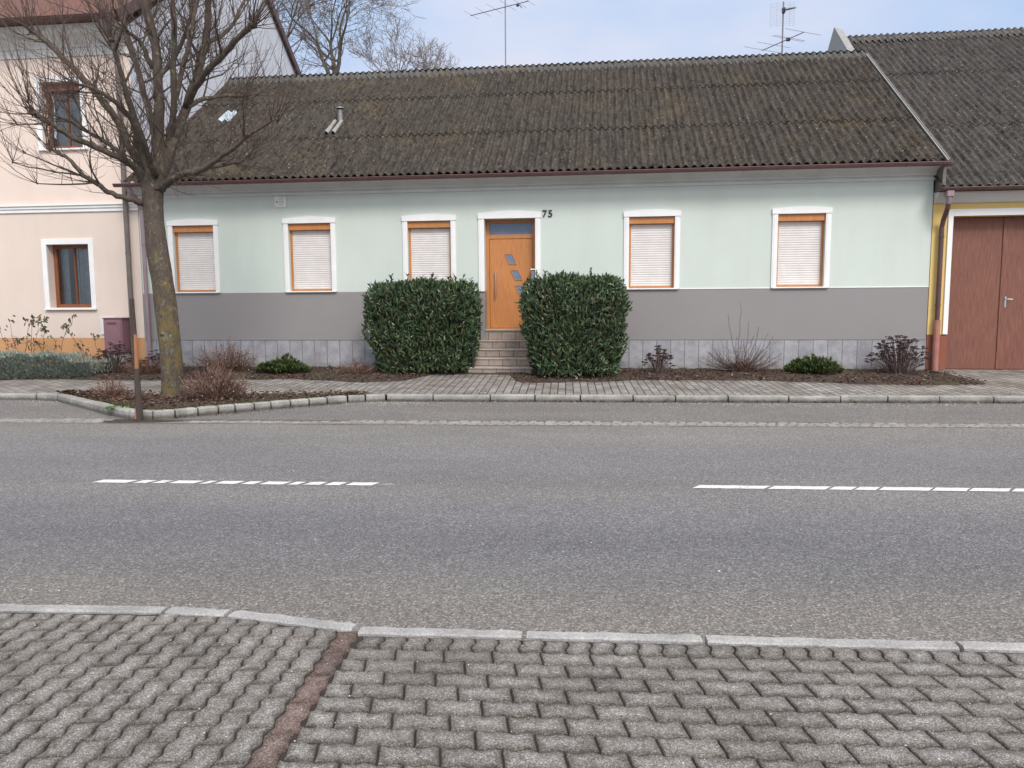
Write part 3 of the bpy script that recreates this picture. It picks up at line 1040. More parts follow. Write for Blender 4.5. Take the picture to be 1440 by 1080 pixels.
# ---- the mint house
H = thing('green_house', 'long single storey mint and grey house with mossy corrugated roof and orange front door', 'house', (-2, D, .25))
XL, XR = -11.035, 6.94
wins = [(-10.19, -9.16), (-7.31, -6.28), (-4.45, -3.44), (.59, 1.585), (3.78, 4.775)]
OZ0, OZ1 = 2.075, 3.64
ops = [(a, b, OZ0, OZ1) for a, b in wins]
DX0, DX1, DZ0, DZ1 = -2.665, -1.505, 1.165, 3.66
door_ops = (DX0, DX1, .92, DZ1)
mb = MB()
wall_front(mb, XL, XR, -.1, 4.62, D, ops+[door_ops], .30)
mb.poly([(XR, D, -.1), (XR, 27, -.1), (XR, 27, 4.62), (XR, D, 4.62)])
mb.poly([(XL, D, -.1), (XL, D, 4.62), (XL, 27, 4.62), (XL, 27, -.1)])
mb.poly([(XR, 27, -.1), (XL, 27, -.1), (XL, 27, 4.62), (XR, 27, 4.62)])
for X in (XL+.01, XR-.01):
    mb.poly([(X, D, 4.62), (X, 27, 4.62), (X, 22.09, 8.38)])
mb.build('wall', M['mint'], H)
mb = MB()
for a, b in ((XL, -2.9), (-1.2, XR)):
    mb = MB(); mb.box(a, b, D-.016, D+.05, .2, .915, c=0); mb.build('plinth', M['plinth'], H)
for a, b in ((XL, DX0-.13), (DX1+.13, XR)):
    mb = MB(); mb.box(a, b, D-.022, D-.002, .918, .926); mb.build('plinth_edge', M['ink'], H)
for a, b in ((1.72, 3.65), (4.9, XR-.002)):
    mb = MB(); mb.box(a, b, D-.010, D+.01, 2.045, 2.065); mb.build('band_line', M['white'], H)
# cornice: extruded moulding
mb = MB()
prof = [(0, 4.285), (-.035, 4.29), (-.045, 4.345), (-.02, 4.352), (-.02, 4.375), (-.065, 4.38), (-.075, 4.41), (-.06, 4.42), (-.08, 4.45), (-.14, 4.50), (-.22, 4.535), (-.34, 4.55), (-.36, 4.60), (0, 4.62)]
for (ya, za), (yb, zb) in zip(prof[:-1], prof[1:]):
    mb.poly([(XL-.12, D+ya, za), (XR+.02, D+ya, za), (XR+.02, D+yb, zb), (XL-.12, D+yb, zb)])
for X in (XL-.12, XR+.02):
    mb.poly([(X, D+a, b) for a, b in prof])
mb.build('cornice', M['cornice'], H)
mb = MB()
m_ = (8.42-4.60)/(22.09-16.70)
def rz(y): return 4.60+m_*(y-16.70)
nodes = [(16.70, 4.60), (18.52, rz(18.52)), (20.52, rz(20.52)), (22.09, 8.42)]
corrugated(mb, XL-.01, XR+.02, nodes)
nb = [(27.48, 4.60), (25.5, rz(18.68)), (23.6, rz(20.58)), (22.09, 8.42)]
mb2 = MB(); corrugated(mb2, XL-.01, XR+.02, [(2*22.09-y, z) for y, z in nb])
off = len(mb.v)
mb.v += [(x, 2*22.09-y, z) for x, y, z in mb2.v]; mb.w += mb2.w
mb.f += [tuple(reversed([i+off for i in f])) for f in mb2.f]; mb.t += mb2.t
roof = mb.build('roof', M['roof'], H, smooth=True)
mb = MB(); ridge_caps(mb, XL, XR+.03, 22.09, 8.42, m_)
mb.build('ridge_cap', M['ridgecap'], roof, smooth=True)
mb = MB()  # verge flashing, right edge
sl = Vector((0, 22.09-16.66, 8.42-4.56)).normalized(); nn = Vector((0, -sl.z, sl.y))
for s0, s1 in ((0, 2.25), (2.25, 4.45), (4.45, 6.45)):
    c = Vector((XR+.03, 16.66, 4.575))+sl*(s0+s1)/2+nn*.028
    mb.obox(c, Vector((1, 0, 0)), sl, nn, .013, (s1-s0)/2+.02, .010)
    mb.obox(c+Vector((.035, 0, 0))-nn*.08, Vector((1, 0, 0)), sl, nn, .006, (s1-s0)/2, .10)
mb.build('verge_flashing', M['zinc'], roof)
mb = MB(); gutter_mesh(mb, XL-.22, XR+.07, 16.66, 4.555)
gt = mb.build('gutter', M['plum'], H)
for x in [XL+.2+.85*i for i in range(21)]:
    mb = MB()
    mb.tube([(x, 16.59, 4.56), (x, 16.60, 4.50), (x, 16.66, 4.478), (x, 16.74, 4.56)], .006, 4)
    mb.build('gutter_bracket', M['plum'], gt)
mb = MB()
mb.tube([(-10.93, 16.68, 4.50), (-10.93, 16.75, 4.38), (-10.90, 17.06, 4.16), (-10.90, 17.11, 4.02), (-10.885, 17.11, .24)], .047, 12)
for z in (3.2, 1.35):
    mb.tube([(-10.89, 17.11, z-.02), (-10.89, 17.11, z+.02)], .056, 12)
mb.build('downpipe', M['mauve'], H, smooth=False)
# patch on roof and vent
mb = MB()
corrugated(mb, -10.14, -9.80, [(19.50, rz(19.50)+.012), (19.98, rz(19.98)+.012)], lift=.03)
mb.build('roof_patch', M['sheet'], roof, smooth=True)
mb = MB()
corrugated(mb, -6.885, -6.53, [(18.62, rz(18.62)+.016), (19.22, rz(19.22)+.016)], lift=.05, amp=.04)
vp = mb.build('vent_flashing', M['zinc'], roof, smooth=True)
mb = MB()
vb = rz(19.28)
mb.tube([(-6.70, 19.30, vb-.05), (-6.70, 19.30, vb+.30)], [.075, .06], 12)
mb.tube([(-6.70, 19.30, vb+.33), (-6.70, 19.30, vb+.36)], [.105, .095], 12)
for a in (0, 2.1, 4.2):
    mb.tube([(-6.70+.05*math.cos(a), 19.30+.05*math.sin(a), vb+.28), (-6.70+.05*math.cos(a), 19.30+.05*math.sin(a), vb+.35)], .008, 4)
mb.build('vent_pipe', M['greymetal'], roof)

def lintel(mb, x0, x1, z0, z1, zc, y0, y1):
    """head piece with a slightly arched top"""
    n = 10
    fr, bk, fb, bb = [], [], [], []
    for i in range(n+1):
        u = i/n; x = x0+(x1-x0)*u
        z = z1+(zc-z1)*(1-abs(2*u-1)**1.6)
        fr.append(mb.vert((x, y0, z))); bk.append(mb.vert((x, y1, z)))
        fb.append(mb.vert((x, y0, z0))); bb.append(mb.vert((x, y1, z0)))
    for i in range(n):
        mb.face((fb[i], fb[i+1], fr[i+1], fr[i]))
        mb.face((fr[i], fr[i+1], bk[i+1], bk[i]))
        mb.face((fb[i], bb[i], bb[i+1], fb[i+1]))
    mb.face((fb[0], fr[0], bk[0], bb[0])); mb.face((fb[n], bb[n], bk[n], fr[n]))

for i, (a, b) in enumerate(wins):
    # frame
    mb = MB()
    f = .045; y0, y1 = D+.09, D+.15
    mb.box(a, a+f, y0, y1, OZ0, OZ1-.14); mb.box(b-f, b, y0, y1, OZ0, OZ1-.14)
    mb.box(a+f, b-f, y0+.005, y1, OZ0, OZ0+.045)
    w = mb.build('window', M['orange'], H, bevel=.004)
    mb = MB()
    j = .115
    ex = .012
    mb.box(a-j, a+.0, D-.03, D+.004, OZ0-.02, OZ1+.0)
    mb.box(b-.0, b+j, D-.03, D+.004, OZ0-.02, OZ1+.0)
    mb.box(a-j+.03, a-.02, D-.037, D-.0305, OZ0-.0, OZ1-.01)
    mb.box(b+.02, b+j-.03, D-.037, D-.0305, OZ0-.0, OZ1-.01)
    lintel(mb, a-j-ex, b+j+ex, OZ1+.003, OZ1+.115, OZ1+.155, D-.045, D+.004)
    mb.build('surround', M['white'], w, bevel=.004)
    mb = MB()
    mb.box(a+.005, b-.005, D+.015, D+.15, OZ1-.15, OZ1-.004)
    mb.build('shutter_box', M['orange'], w, bevel=.008)
    mb = MB()
    n = 27
    za, zb = OZ0+.045, OZ1-.15
    h = (zb-za)/n
    rows = []
    for k in range(n):
        z = za+h*k
        for q, dy in ((0, .007), (.12, .0015), (.3, -.001), (.6, -.001), (.85, .002), (.93, .009)):
            rows.append((z+h*q, D+.122+dy))
    ids = [(mb.vert((a+f, y, z)), mb.vert((b-f, y, z))) for z, y in rows]
    for r0, r1 in zip(ids[:-1], ids[1:]):
        mb.face((r0[0], r0[1], r1[1], r1[0]))
    mb.build('roller_shutter', M['shutter'], w)
    mb = MB()
    mb.box(a-j+.02, b+j-.02, D-.055, D+.09, OZ0-.03, OZ0-.002)
    mb.build('sill', M['white'], w, bevel=.003)

# ---- door
mb = MB()
DY = D+.24
mb.box(DX0, DX0+.075, DY, DY+.07, DZ0, DZ1); mb.box(DX1-.075, DX1, DY, DY+.07, DZ0, DZ1)
mb.box(DX0+.075, DX1-.075, DY, DY+.07, DZ1-.07, DZ1); mb.box(DX0+.075, DX1-.075, DY, DY+.07, 3.235, 3.33)
mb.box(DX0+.075, DX1-.075, DY+.005, DY+.07, DZ0, DZ0+.02)
df = mb.build('door', M['orange'], H, bevel=.005)
mb = MB(); mb.poly([(DX0+.07, DY+.035, 3.33), (DX1-.07, DY+.035, 3.33), (DX1-.07, DY+.035, DZ1-.07), (DX0+.07, DY+.035, DZ1-.07)])
mb.build('transom_glass', M['frosted'], df)
mb = MB()
la, lb = DX0+.082, DX1-.082
mb.box(la, lb, DY+.012, DY+.055, DZ0+.025, 3.228)
mb.build('door_leaf', M['orange'], df, bevel=.004)
def dpt(px, pz): return px, pz
for (cx, cz) in ((-2.085, 2.765), (-1.95, 2.40), (-1.85, 2.05), (-1.775, 1.70)):
    mb = MB()
    hw, hh, sk = .095, .115, .05
    q = [(cx-hw+sk, cz-hh), (cx+hw*.75+sk, cz-hh), (cx+hw*.75-sk, cz+hh), (cx-hw-sk, cz+hh)]
    mb.poly([(x, DY+.008, z) for x, z in q])
    g = mb.build('door_glass', M['frosted'], df)
    mb = MB()
    q2 = [(cx+(x-cx)*1.0, z) for x, z in q]
    for s in range(4):
        p0, p1 = q2[s], q2[(s+1) % 4]
        mb.tube([(p0[0], DY+.006, p0[1]), (p1[0], DY+.006, p1[1])], .009, 4)
    mb.build('glass_trim', M['steel'] if False else M['orange'], df)
mb = MB()
mb.tube([(la+.14, DY-.05, 1.88), (la+.14, DY-.05, 2.50)], .016, 10)
for z in (1.98, 2.40): mb.tube([(la+.14, DY-.05, z), (la+.14, DY+.012, z)], .009, 8)
mb.build('door_handle', M['steel'], df)
mb = MB()
j = .135
mb.box(DX0-j, DX0, D-.03, D+.004, 2.03, DZ1); mb.box(DX1, DX1+j-.015, D-.03, D+.004, 2.03, DZ1)
mb.box(DX0-j+.035, DX0-.02, D-.037, D-.0305, 2.03, DZ1-.01); mb.box(DX1+.02, DX1+j-.05, D-.037, D-.0305, 2.03, DZ1-.01)
lintel(mb, DX0-j-.01, DX1+j, DZ1+.003, DZ1+.125, DZ1+.175, D-.045, D+.004)
mb.build('surround', M['white'], df, bevel=.004)
# steps
mb = MB(); tr = MB()
SX0, SX1 = -2.90, -1.18
noses = [(16.22, .365), (16.49, .55), (16.76, .735), (17.03, .92)]
for k, (y, z) in enumerate(noses):
    mb.box(SX0, SX1, y+.01, 17.19, (.1 if k == 0 else noses[k-1][1]), z-.03)
    tr.box(SX0-.01, SX1+.01, y-.012, (noses[k+1][0]+.008 if k < 3 else 17.19), z-.028, z)
mb.box(DX0+.002, DX1-.002, 17.19, DY-.0, .90, DZ0-.03)
tr.box(DX0+.002, DX1-.002, 17.17, DY+.06, DZ0-.03, DZ0)
st = mb.build('steps', M['steps'], H)
tr.build('tread', M['tread'], st, bevel=.004)
# mailbox in the reveal
mbx = thing('mailbox', 'small grey mailbox with white lid on the right side of the orange door', 'mailbox', (-1.56, 17.3, 2.2))
mb = MB(); mb.box(-1.605, -1.507, 17.22, 17.40, 2.21, 2.50, c=.008); mb.build('body', M['greymetal'], mbx)
mb = MB()
mb.box(-1.62, -1.507, 17.20, 17.42, 2.502, 2.535, c=.006); mb.build('lid', M['plate'], mbx)
# handrail
hr = thing('handrail', 'black metal handrail left of the front door steps', 'railing', (-2.78, 16.7, .3))
mb = MB(); mb.tube([(-2.78, 17.17, 1.84), (-2.78, 17.0, 1.84), (-2.78, 16.2, 1.28)], .019, 8); mb.build('rail', M['black'], hr)
for y, z0, z1 in ((17.12, .92, 1.83), (16.22, .36, 1.28)):
    mb = MB(); mb.box(-2.80, -2.76, y-.02, y+.02, z0, z1); mb.build('post', M['black'], hr)
mb = MB()
for k in range(7):
    y = 17.02-.115*k; zt = 1.84-.7*max(0, 17.0-y); zb = zt-.80
    mb.tube([(-2.78, y, zb), (-2.78, y, zt-.01)], .008, 5)
mb.build('baluster', M['black'], hr)
# plate and number
pl = thing('wall_plate', 'small white square plate high on the mint wall under the eave', 'sign', (-7.465, 17.19, 4.01))
mb = MB(); mb.box(-7.605, -7.325, 17.175, 17.198, 4.015, 4.275, c=.005); mb.build('plate', M['plate'], pl)
mb = MB()
for z, a, b in ((4.235, -.04, .07), (4.19, -.05, .08), (4.155, -.04, .07), (4.12, -.05, .075), (4.075, -.03, .06)):
    mb.box(-7.465+a, -7.465+b, 17.172, 17.1745, z-.004, z+.004)
mb.tube([(-7.555, 17.1745, 4.145), (-7.555, 17.172, 4.145)], .022, 10)
mb.build('print', M['ink'], pl)
hn = thing('house_number', 'black number 75 on the mint wall beside the door head', 'house number', (-1.24, 17.19, 3.68))
for ch, x in (('7', -1.345), ('5', -1.215)):
    cu = bpy.data.curves.new('digit', 'FONT'); cu.body = ch; cu.size = .215; cu.extrude = .008
    cu.offset = .004
    ob = bpy.data.objects.new('digit', cu); COL.objects.link(ob)
    bpy.context.view_layer.update()
    me = bpy.data.meshes.new_from_object(ob.evaluated_get(bpy.context.evaluated_depsgraph_get()))
    COL.objects.unlink(ob); bpy.data.objects.remove(ob)
    me.materials.clear(); me.materials.append(M['black'])
    o = bpy.data.objects.new('digit', me); COL.objects.link(o)
    o.parent = hn; o.rotation_euler = (rad(90), 0, 0)
    o.location = (x+1.24, -.004, 0)

# ---- cream two storey house on the left
LH = thing('cream_house', 'two storey cream house with ochre base and brown windows at the left', 'house', (-15, D, .25))
LX0, LX1, LY = -21.0, -11.04, D-.02
lw = [(-13.465, -12.36, 1.72, 3.25), (-13.36, -12.33, 5.53, 7.06)]
mb = MB()
wall_front(mb, LX0, LX1, -.1, 8.25, LY, lw, .34)
mb.poly([(LX0, LY, -.1), (LX0, LY, 8.25), (LX0, 29.6, 8.25), (LX0, 29.6, -.1)])
mb.poly([(LX0, 29.6, -.1), (LX0, 29.6, 8.25), (LX1, 29.6, 8.25), (LX1, 29.6, -.1)])
mb.build('wall', M['cream'], LH)
mb = MB()
mb.poly([(LX1, LY, -.1), (LX1, 29.6, -.1), (LX1, 29.6, 8.42), (LX1, 23.4, 12.80), (LX1, LY, 8.28)])
mb.build('gable_wall', M['side'], LH)
mb = MB()
for zf, zt, d in ((4.02, 4.10, .035), (4.103, 4.165, .06), (4.168, 4.19, .09)):
    mb.box(LX0, LX1+.03, LY-d, LY-.001, zf, zt)
mb.build('string_course', M['white'], LH)
mb = MB()
prof = [(0, 7.62), (-.03, 7.63), (-.03, 7.80), (-.06, 7.82), (-.07, 7.86), (-.10, 7.90), (-.20, 8.0), (-.34, 8.06), (-.36, 8.14), (-.40, 8.22), (0, 8.25)]
for (ya, za), (yb, zb) in zip(prof[:-1], prof[1:]):
    mb.poly([(LX0, LY+ya, za), (LX1+.04, LY+ya, za), (LX1+.04, LY+yb, zb), (LX0, LY+yb, zb)])
mb.poly([(LX1+.04, LY+a, b) for a, b in prof])
mb.build('cornice', M['cornice'], LH)
mb = MB()
mb.poly([(LX0, 16.62, 8.30), (LX1+.08, 16.62, 8.30), (LX1+.08, 23.4, 12.86), (LX0, 23.4, 12.86)])
mb.poly([(LX0, 23.4, 12.86), (LX1+.08, 23.4, 12.86), (LX1+.08, 30.1, 8.04), (LX0, 30.1, 8.04)])
mb.box(LX0, LX1+.08, 16.62, 17.1, 8.24, 8.298)
r2 = mb.build('roof', M['tiles'], LH)
mb = MB()
for (ya, za), (yb, zb) in (((16.62, 8.30), (23.4, 12.86)), ((23.4, 12.86), (30.1, 8.04))):
    v = Vector((0, yb-ya, zb-za)); L = v.length; v.normalize(); n2 = Vector((0, -v.z, v.y))
    mb.obox(Vector((LX1+.10, (ya+yb)/2, (za+zb)/2)), Vector((1, 0, 0)), v, n2, .035, L/2, .11)
mb.build('verge_board', M['darkbrown'], r2)
mb = MB(); gutter_mesh(mb, LX0, LX1+.10, 16.56, 8.30, .075); mb.build('gutter', M['darkbrown'], LH)
mb = MB()
mb.tube([(-11.27, 16.56, 8.22), (-11.27, 16.60, 8.05), (-11.27, 16.95, 7.82), (-11.27, 17.06, 7.65), (-11.27, 17.06, .25)], .058, 12)
for z in (6.4, 4.7, 3.0, 1.4): mb.tube([(-11.27, 17.06, z-.02), (-11.27, 17.06, z+.02)], .067, 12)
mb.build('downpipe', M['taupe'], LH)
for k, (a, b, c, d) in enumerate(lw):
    mb = MB(); y0, y1 = LY+.20, LY+.27; f = .085
    mb.box(a, a+f, y0, y1, c, d); mb.box(b-f, b, y0, y1, c, d); mb.box(a+f, b-f, y0, y1, d-f, d); mb.box(a+f, b-f, y0, y1, c, c+f)
    mb.box((a+b)/2-.009, (a+b)/2+.009, y0+.01, y1-.01, c+f, d-f)
    f2 = .008
    for (p, q) in ((a+f, (a+b)/2-.018), ((a+b)/2+.018, b-f)):
        mb.box(p, p+f2*.6, y0+.015, y1-.012, c+f, d-f); mb.box(q-f2*.6, q, y0+.015, y1-.012, c+f, d-f)
    if k == 1: mb.box(a-.0, b+.0, LY+.10, LY+.20, d-.17, d)
    w = mb.build('window', M['brownwood'], LH, bevel=.006)
    mb = MB(); mb.poly([(a+f, y0+.04, c+f), (b-f, y0+.04, c+f), (b-f, y0+.04, d-f), (a+f, y0+.04, d-f)])
    mb.build('pane', M['glass'], w)
    mb = MB(); s = .125
    mb.box(a-s, a, LY-.035, LY+.003, c-.02, d+s); mb.box(b, b+s, LY-.035, LY+.003, c-.02, d+s); mb.box(a, b, LY-.035, LY+.003, d, d+s)
    mb.build('surround', M['white'], w, bevel=.004)
    mb = MB(); mb.box(a-s, b+s, LY-.07, LY+.2, c-.055, c-.022); mb.build('sill', M['white'], w, bevel=.004)
    mb = MB()
    prev = None
    n = 60
    for i in range(n+1):
        u = i/n
        x = a+.03+(b-a-.06)*u
        if .22 < u < .38 and k == 0: 
            prev = None; continue
        y = LY+.42+.02*math.sin(i*1.3)+.012*math.sin(i*2.9)
        q = (mb.vert((x, y, c-.1)), mb.vert((x, y, d+.1)))
        if prev: mb.face((prev[0], q[0], q[1], prev[1]))
        prev = q
    mb.build('curtain', M['curtain'], w)
    mb = MB(); mb.poly([(a-.5, LY+1.6, c-.5), (b+.5, LY+1.6, c-.5), (b+.5, LY+1.6, d+.5), (a-.5, LY+1.6, d+.5)])
    mb.poly([(a-.5, LY+.36, d+.5), (b+.5, LY+.36, d+.5), (b+.5, LY+1.6, d+.5), (a-.5, LY+1.6, d+.5)])
    mb.build('room', M['dark'], w)
mb = MB(); mb.box(-12.17, -11.80, LY-.03, LY-.001, 1.06, 1.485, c=.004); mb.build('meter_door', M['plate'], LH)

# utility cabinet
ub = thing('utility_cabinet', 'plum coloured metal utility cabinet beside the downpipe of the cream house', 'utility box', (-11.6, 16.95, .25))
mb = MB(); mb.box(-11.84, -11.37, 16.80, 17.13, .62, 1.45, c=.008); bd = mb.build('cabinet_body', M['box'], ub)
mb = MB(); mb.box(-11.81, -11.40, 16.785, 16.799, .66, 1.40); dr = mb.build('door', M['box'], ub, bevel=.003)
mb = MB()
for z in (1.355, 1.335, 1.315): mb.box(-11.73, -11.50, 16.777, 16.784, z, z+.008)
mb.build('vent_slot', M['darkbrown'], dr)
mb = MB(); mb.box(-11.86, -11.34, 16.775, 17.13, 1.451, 1.475, c=.005); mb.build('lid', M['box'], ub)
mb = MB(); mb.box(-11.82, -11.39, 16.82, 17.12, .2, .619, c=.01); mb.build('pedestal', M['concrete'], ub)

# ---- yellow gate building on the right
GH = thing('yellow_gate_building', 'yellow walled building with big red brown double gate at the right', 'building', (10, D, .25))
GX0, GX1, GY = 6.96, 21.0, D+.01
gop = (7.365, 10.25, .22, 3.53)
mb = MB()
wall_front(mb, GX0, GX1, -.1, 4.04, GY, [gop], .32)
mb.poly([(GX0, GY, -.1), (GX0, GY, 4.04), (GX0, 32.4, 4.04), (GX0, 32.4, -.1)])
mb.poly([(GX1, GY, -.1), (GX1, 32.4, -.1), (GX1, 32.4, 4.04), (GX1, GY, 4.04)])
mb.poly([(GX0, 32.4, -.1), (GX0, 32.4, 4.04), (GX1, 32.4, 4.04), (GX1, 32.4, -.1)])
mb.build('wall', M['yellow'], GH)
for X in (GX0, GX1):
    mb = MB(); mb.poly([(X, GY, 4.04), (X, 32.4, 4.04), (X, 24.6, 9.85)]); mb.build('gable', M['whitewash'], GH)
mb = MB()
s = .10
mb.box(gop[0]-s, gop[0], GY-.03, GY+.003, 1.035, gop[3]+.145); mb.box(gop[1], gop[1]+s, GY-.03, GY+.003, 1.035, gop[3]+.145)
mb.box(gop[0], gop[1], GY-.03, GY+.003, gop[3], gop[3]+.145)
mb.build('gate_surround', M['white'], GH, bevel=.004)
mb = MB()
prof = [(0, 3.80), (-.05, 3.80), (-.09, 3.83), (-.24, 3.97), (-.26, 4.0), (0, 4.02)]
for (ya, za), (yb, zb) in zip(prof[:-1], prof[1:]):
    mb.poly([(GX0, GY+ya, za), (GX1, GY+ya, za), (GX1, GY+yb, zb), (GX0, GY+yb, zb)])
mb.poly([(GX0, GY+a, b) for a, b in prof])
mb.build('cornice', M['cornice'], GH)
mb = MB(); mb.box(6.965, 7.03, 16.84, 17.2, 4.02, 4.52); mb.build('side_board', M['taupe'], GH)
mb = MB()
m2 = (9.62-4.08)/(24.6-16.82)
def rz2(y): return 4.08+m2*(y-16.82)
corrugated(mb, GX0-.04, GX1+.1, [(16.82, 4.08), (19.35, rz2(19.35)), (22.15, rz2(22.15)), (24.6, 9.62)], amp=.033)
mb2 = MB(); corrugated(mb2, GX0-.04, GX1+.1, [(16.82, 4.08), (19.35, rz2(19.35)), (22.15, rz2(22.15)), (24.6, 9.62)], amp=.03)
off = len(mb.v)
mb.v += [(x, 2*24.6-y, z) for x, y, z in mb2.v]; mb.w += mb2.w
mb.f += [tuple(reversed([i+off for i in f])) for f in mb2.f]; mb.t += mb2.t
r3 = mb.build('roof', M['roof2'], GH, smooth=True)
mb = MB(); ridge_caps(mb, GX0+.16, GX1, 24.6, 9.64, m2, wing=.36); mb.build('ridge_cap', M['ridgecap'], r3, smooth=True)
mb = MB()
tri = [(24.6, 9.98), (22.75, 8.5), (26.45, 8.5)]
xa, xb = GX0-.085, GX0+.17
fa = [mb.vert((xa, y, z)) for y, z in tri]; fb = [mb.vert((xb, y, z-.10)) for y, z in tri]
mb.face((fa[0], fa[2], fa[1])); mb.face((fb[0], fb[1], fb[2]))
for q in range(3):
    mb.face((fa[q], fa[(q+1) % 3], fb[(q+1) % 3], fb[q]))
mb.build('gable_flashing', M['zinc'], r3)
mb = MB(); gutter_mesh(mb, GX0-.03, GX1, 16.80, 4.06, .066); gg = mb.build('gutter', M['darkbrown'], GH)
mb = MB()
mb.box(7.03, 7.17, 16.74, 16.90, 3.88, 4.0, c=.01)
mb.tube([(7.10, 16.82, 3.88), (7.10, 16.83, 3.74)], [.068, .048], 10)
mb.build('hopper', M['mauve'], GH)
mb = MB()
mb.tube([(7.10, 16.83, 3.76), (7.10, 16.86, 3.66), (7.115, 17.06, 3.45), (7.115, 17.12, 3.30), (7.115, 17.12, 1.30)], .048, 12)
for z in (1.66, 3.1): mb.tube([(7.115, 17.12, z-.015), (7.115, 17.12, z+.015)], .058, 12)
dp = mb.build('downpipe', M['darkbrown'], GH)
mb = MB(); mb.tube([(7.115, 17.12, 1.34), (7.115, 17.12, .24)], .066, 12); mb.build('standpipe', M['terracotta'], dp)
GYD = GY+.26
for k, (a, b) in enumerate(((gop[0]+.01, 8.60), (8.61, gop[1]-.01))):
    mb = MB()
    mb.box(a, b, GYD, GYD+.05, .27, gop[3]-.01)
    mb.box(a if k == 0 else a, b, GYD, GYD+.05, .25, .26)
    if k == 0: mb.box(8.50, 8.66, GYD-.022, GYD-.001, .27, gop[3]-.02)
    gl = mb.build('gate_leaf', M['gate'], GH, bevel=.004)
    if k == 0:
        mb = MB()
        mb.box(8.595, 8.635, GYD-.032, GYD-.0225, 1.60, 1.84, c=.004)
        mb.tube([(8.615, GYD-.03, 1.78), (8.615, GYD-.075, 1.78), (8.63, GYD-.08, 1.78), (8.735, GYD-.08, 1.775)], .010, 8)
        mb.build('gate_handle', M['steel'], gl)

# ------------------------------------------------------------------ antennas
def elem(mb, c, d, L, r=.006):
    c = Vector(c); mb.tube([c-d*L/2, c+d*L/2], r, 5)
A1 = thing('tv_antenna', 'single mast aerial with one long slanting boom on the middle of the green house ridge', 'antenna', (-2.79, 22.3, 8.3))
mb = MB(); mb.tube([(-2.79, 22.3, 8.2), (-2.79, 22.3, 11.2)], .017, 8); mb.build('mast', M['greymetal'], A1)
bd_ = Vector((1.77, -.83, 0)).normalized(); pe = Vector((-bd_.y, bd_.x, 0))
mb = MB(); c0 = Vector((-2.79, 22.27, 10.17))
mb.tube([c0-bd_*1.2, c0+bd_*.78], .012, 6)
mb.build('boom', M['greymetal'], A1)
for s in (-1.17, -.75, -.35, .1, .45, .75):
    mb = MB(); elem(mb, c0+bd_*s+Vector((0, 0, .014)), pe, .9-.1*abs(s), .004); mb.build('element', M['greymetal'], A1)
mb = MB(); q = c0+bd_*.42
mb.box(q.x-.04, q.x+.04, q.y-.03, q.y+.03, q.z-.07, q.z-.01, c=.005); mb.tube([q+Vector((.05, 0, -.03)), q+Vector((.12, -.05, -.14))], .01, 5)
mb.build('dipole_box', M['black'], A1)
A2 = thing('tv_antenna', 'mast with grid reflector aerial over a wide rod aerial on the right of the ridge', 'antenna', (4.88, 22.3, 8.3))
mb = MB(); mb.tube([(4.88, 22.3, 8.2), (4.88, 22.3, 9.93)], .02, 8); mb.build('mast', M['greymetal'], A2)
bd_ = Vector((.80, -1.34, 0)).normalized(); pe = Vector((-bd_.y, bd_.x, 0))
c0 = Vector((4.87, 22.26, 8.87))
mb = MB(); mb.tube([c0-bd_*.78, c0+bd_*.78], .012, 6); mb.build('boom', M['greymetal'], A2)
for s, L in ((-.76, 1.35), (-.32, 1.2), (.20, 1.15), (.27, 1.1), (.76, 1.25)):
    mb = MB(); elem(mb, c0+bd_*s+Vector((0, 0, .012)), pe, L, .0055); mb.build('element', M['greymetal'], A2)
mb = MB(); q = c0+bd_*.22; mb.box(q.x-.05, q.x+.05, q.y-.04, q.y+.04, q.z-.05, q.z+.03, c=.006)
mb.build('dipole_box', M['black'], A2)
gr = MB()
for k in range(14):
    z = 9.33+.045*k
    gr.tube([(4.56, 22.42, z), (4.72, 22.34, z), (5.06, 22.34, z), (5.20, 22.42, z)], .0018, 4)
for x, y in ((4.56, 22.42), (4.72, 22.34), (5.06, 22.34), (5.20, 22.42)):
    gr.tube([(x, y, 9.30), (x, y, 9.96)], .003, 4)
gr.build('grid_reflector', M['steel'], A2)
mb = MB(); mb.tube([(4.88, 22.27, 9.70), (5.06, 21.75, 9.56)], .010, 5)
for k in range(9):
    p = Vector((4.88, 22.27, 9.70)).lerp(Vector((5.06, 21.75, 9.56)), k/8)
    L = .10-.005*k
    mb.tube([p+Vector((-L, -.02, 0)), p+Vector((L, .02, 0))], .004, 4)
    mb.tube([p+Vector((-.02, 0, -L*.5)), p+Vector((.02, 0, L*.5))], .004, 4)
mb.build('director_boom', M['black'], A2)
mb = MB(); mb.box(4.84, 4.92, 22.22, 22.30, 9.62, 9.76, c=.006); mb.build('dipole_box', M['black'], A2)

# ------------------------------------------------------------------ overhead cable
# ------------------------------------------------------------------ trees
def smooth_path(pts, sub=4):
    """Catmull-Rom through (x,y,z,r)"""
    P = [Vector(p) for p in pts]
    out = []
    n = len(P)
    for i in range(n-1):
        p0 = P[max(i-1, 0)]; p1 = P[i]; p2 = P[i+1]; p3 = P[min(i+2, n-1)]
        for k in range(sub):
            t = k/sub
            out.append(.5*((2*p1)+(p2-p0)*t+(2*p0-5*p1+4*p2-p3)*t*t+(3*p1-p0-3*p2+p3)*t**3))
    out.append(P[-1])
    return out
def rv(s=1.0): return Vector((random.gauss(0, s), random.gauss(0, s), random.gauss(0, s)))

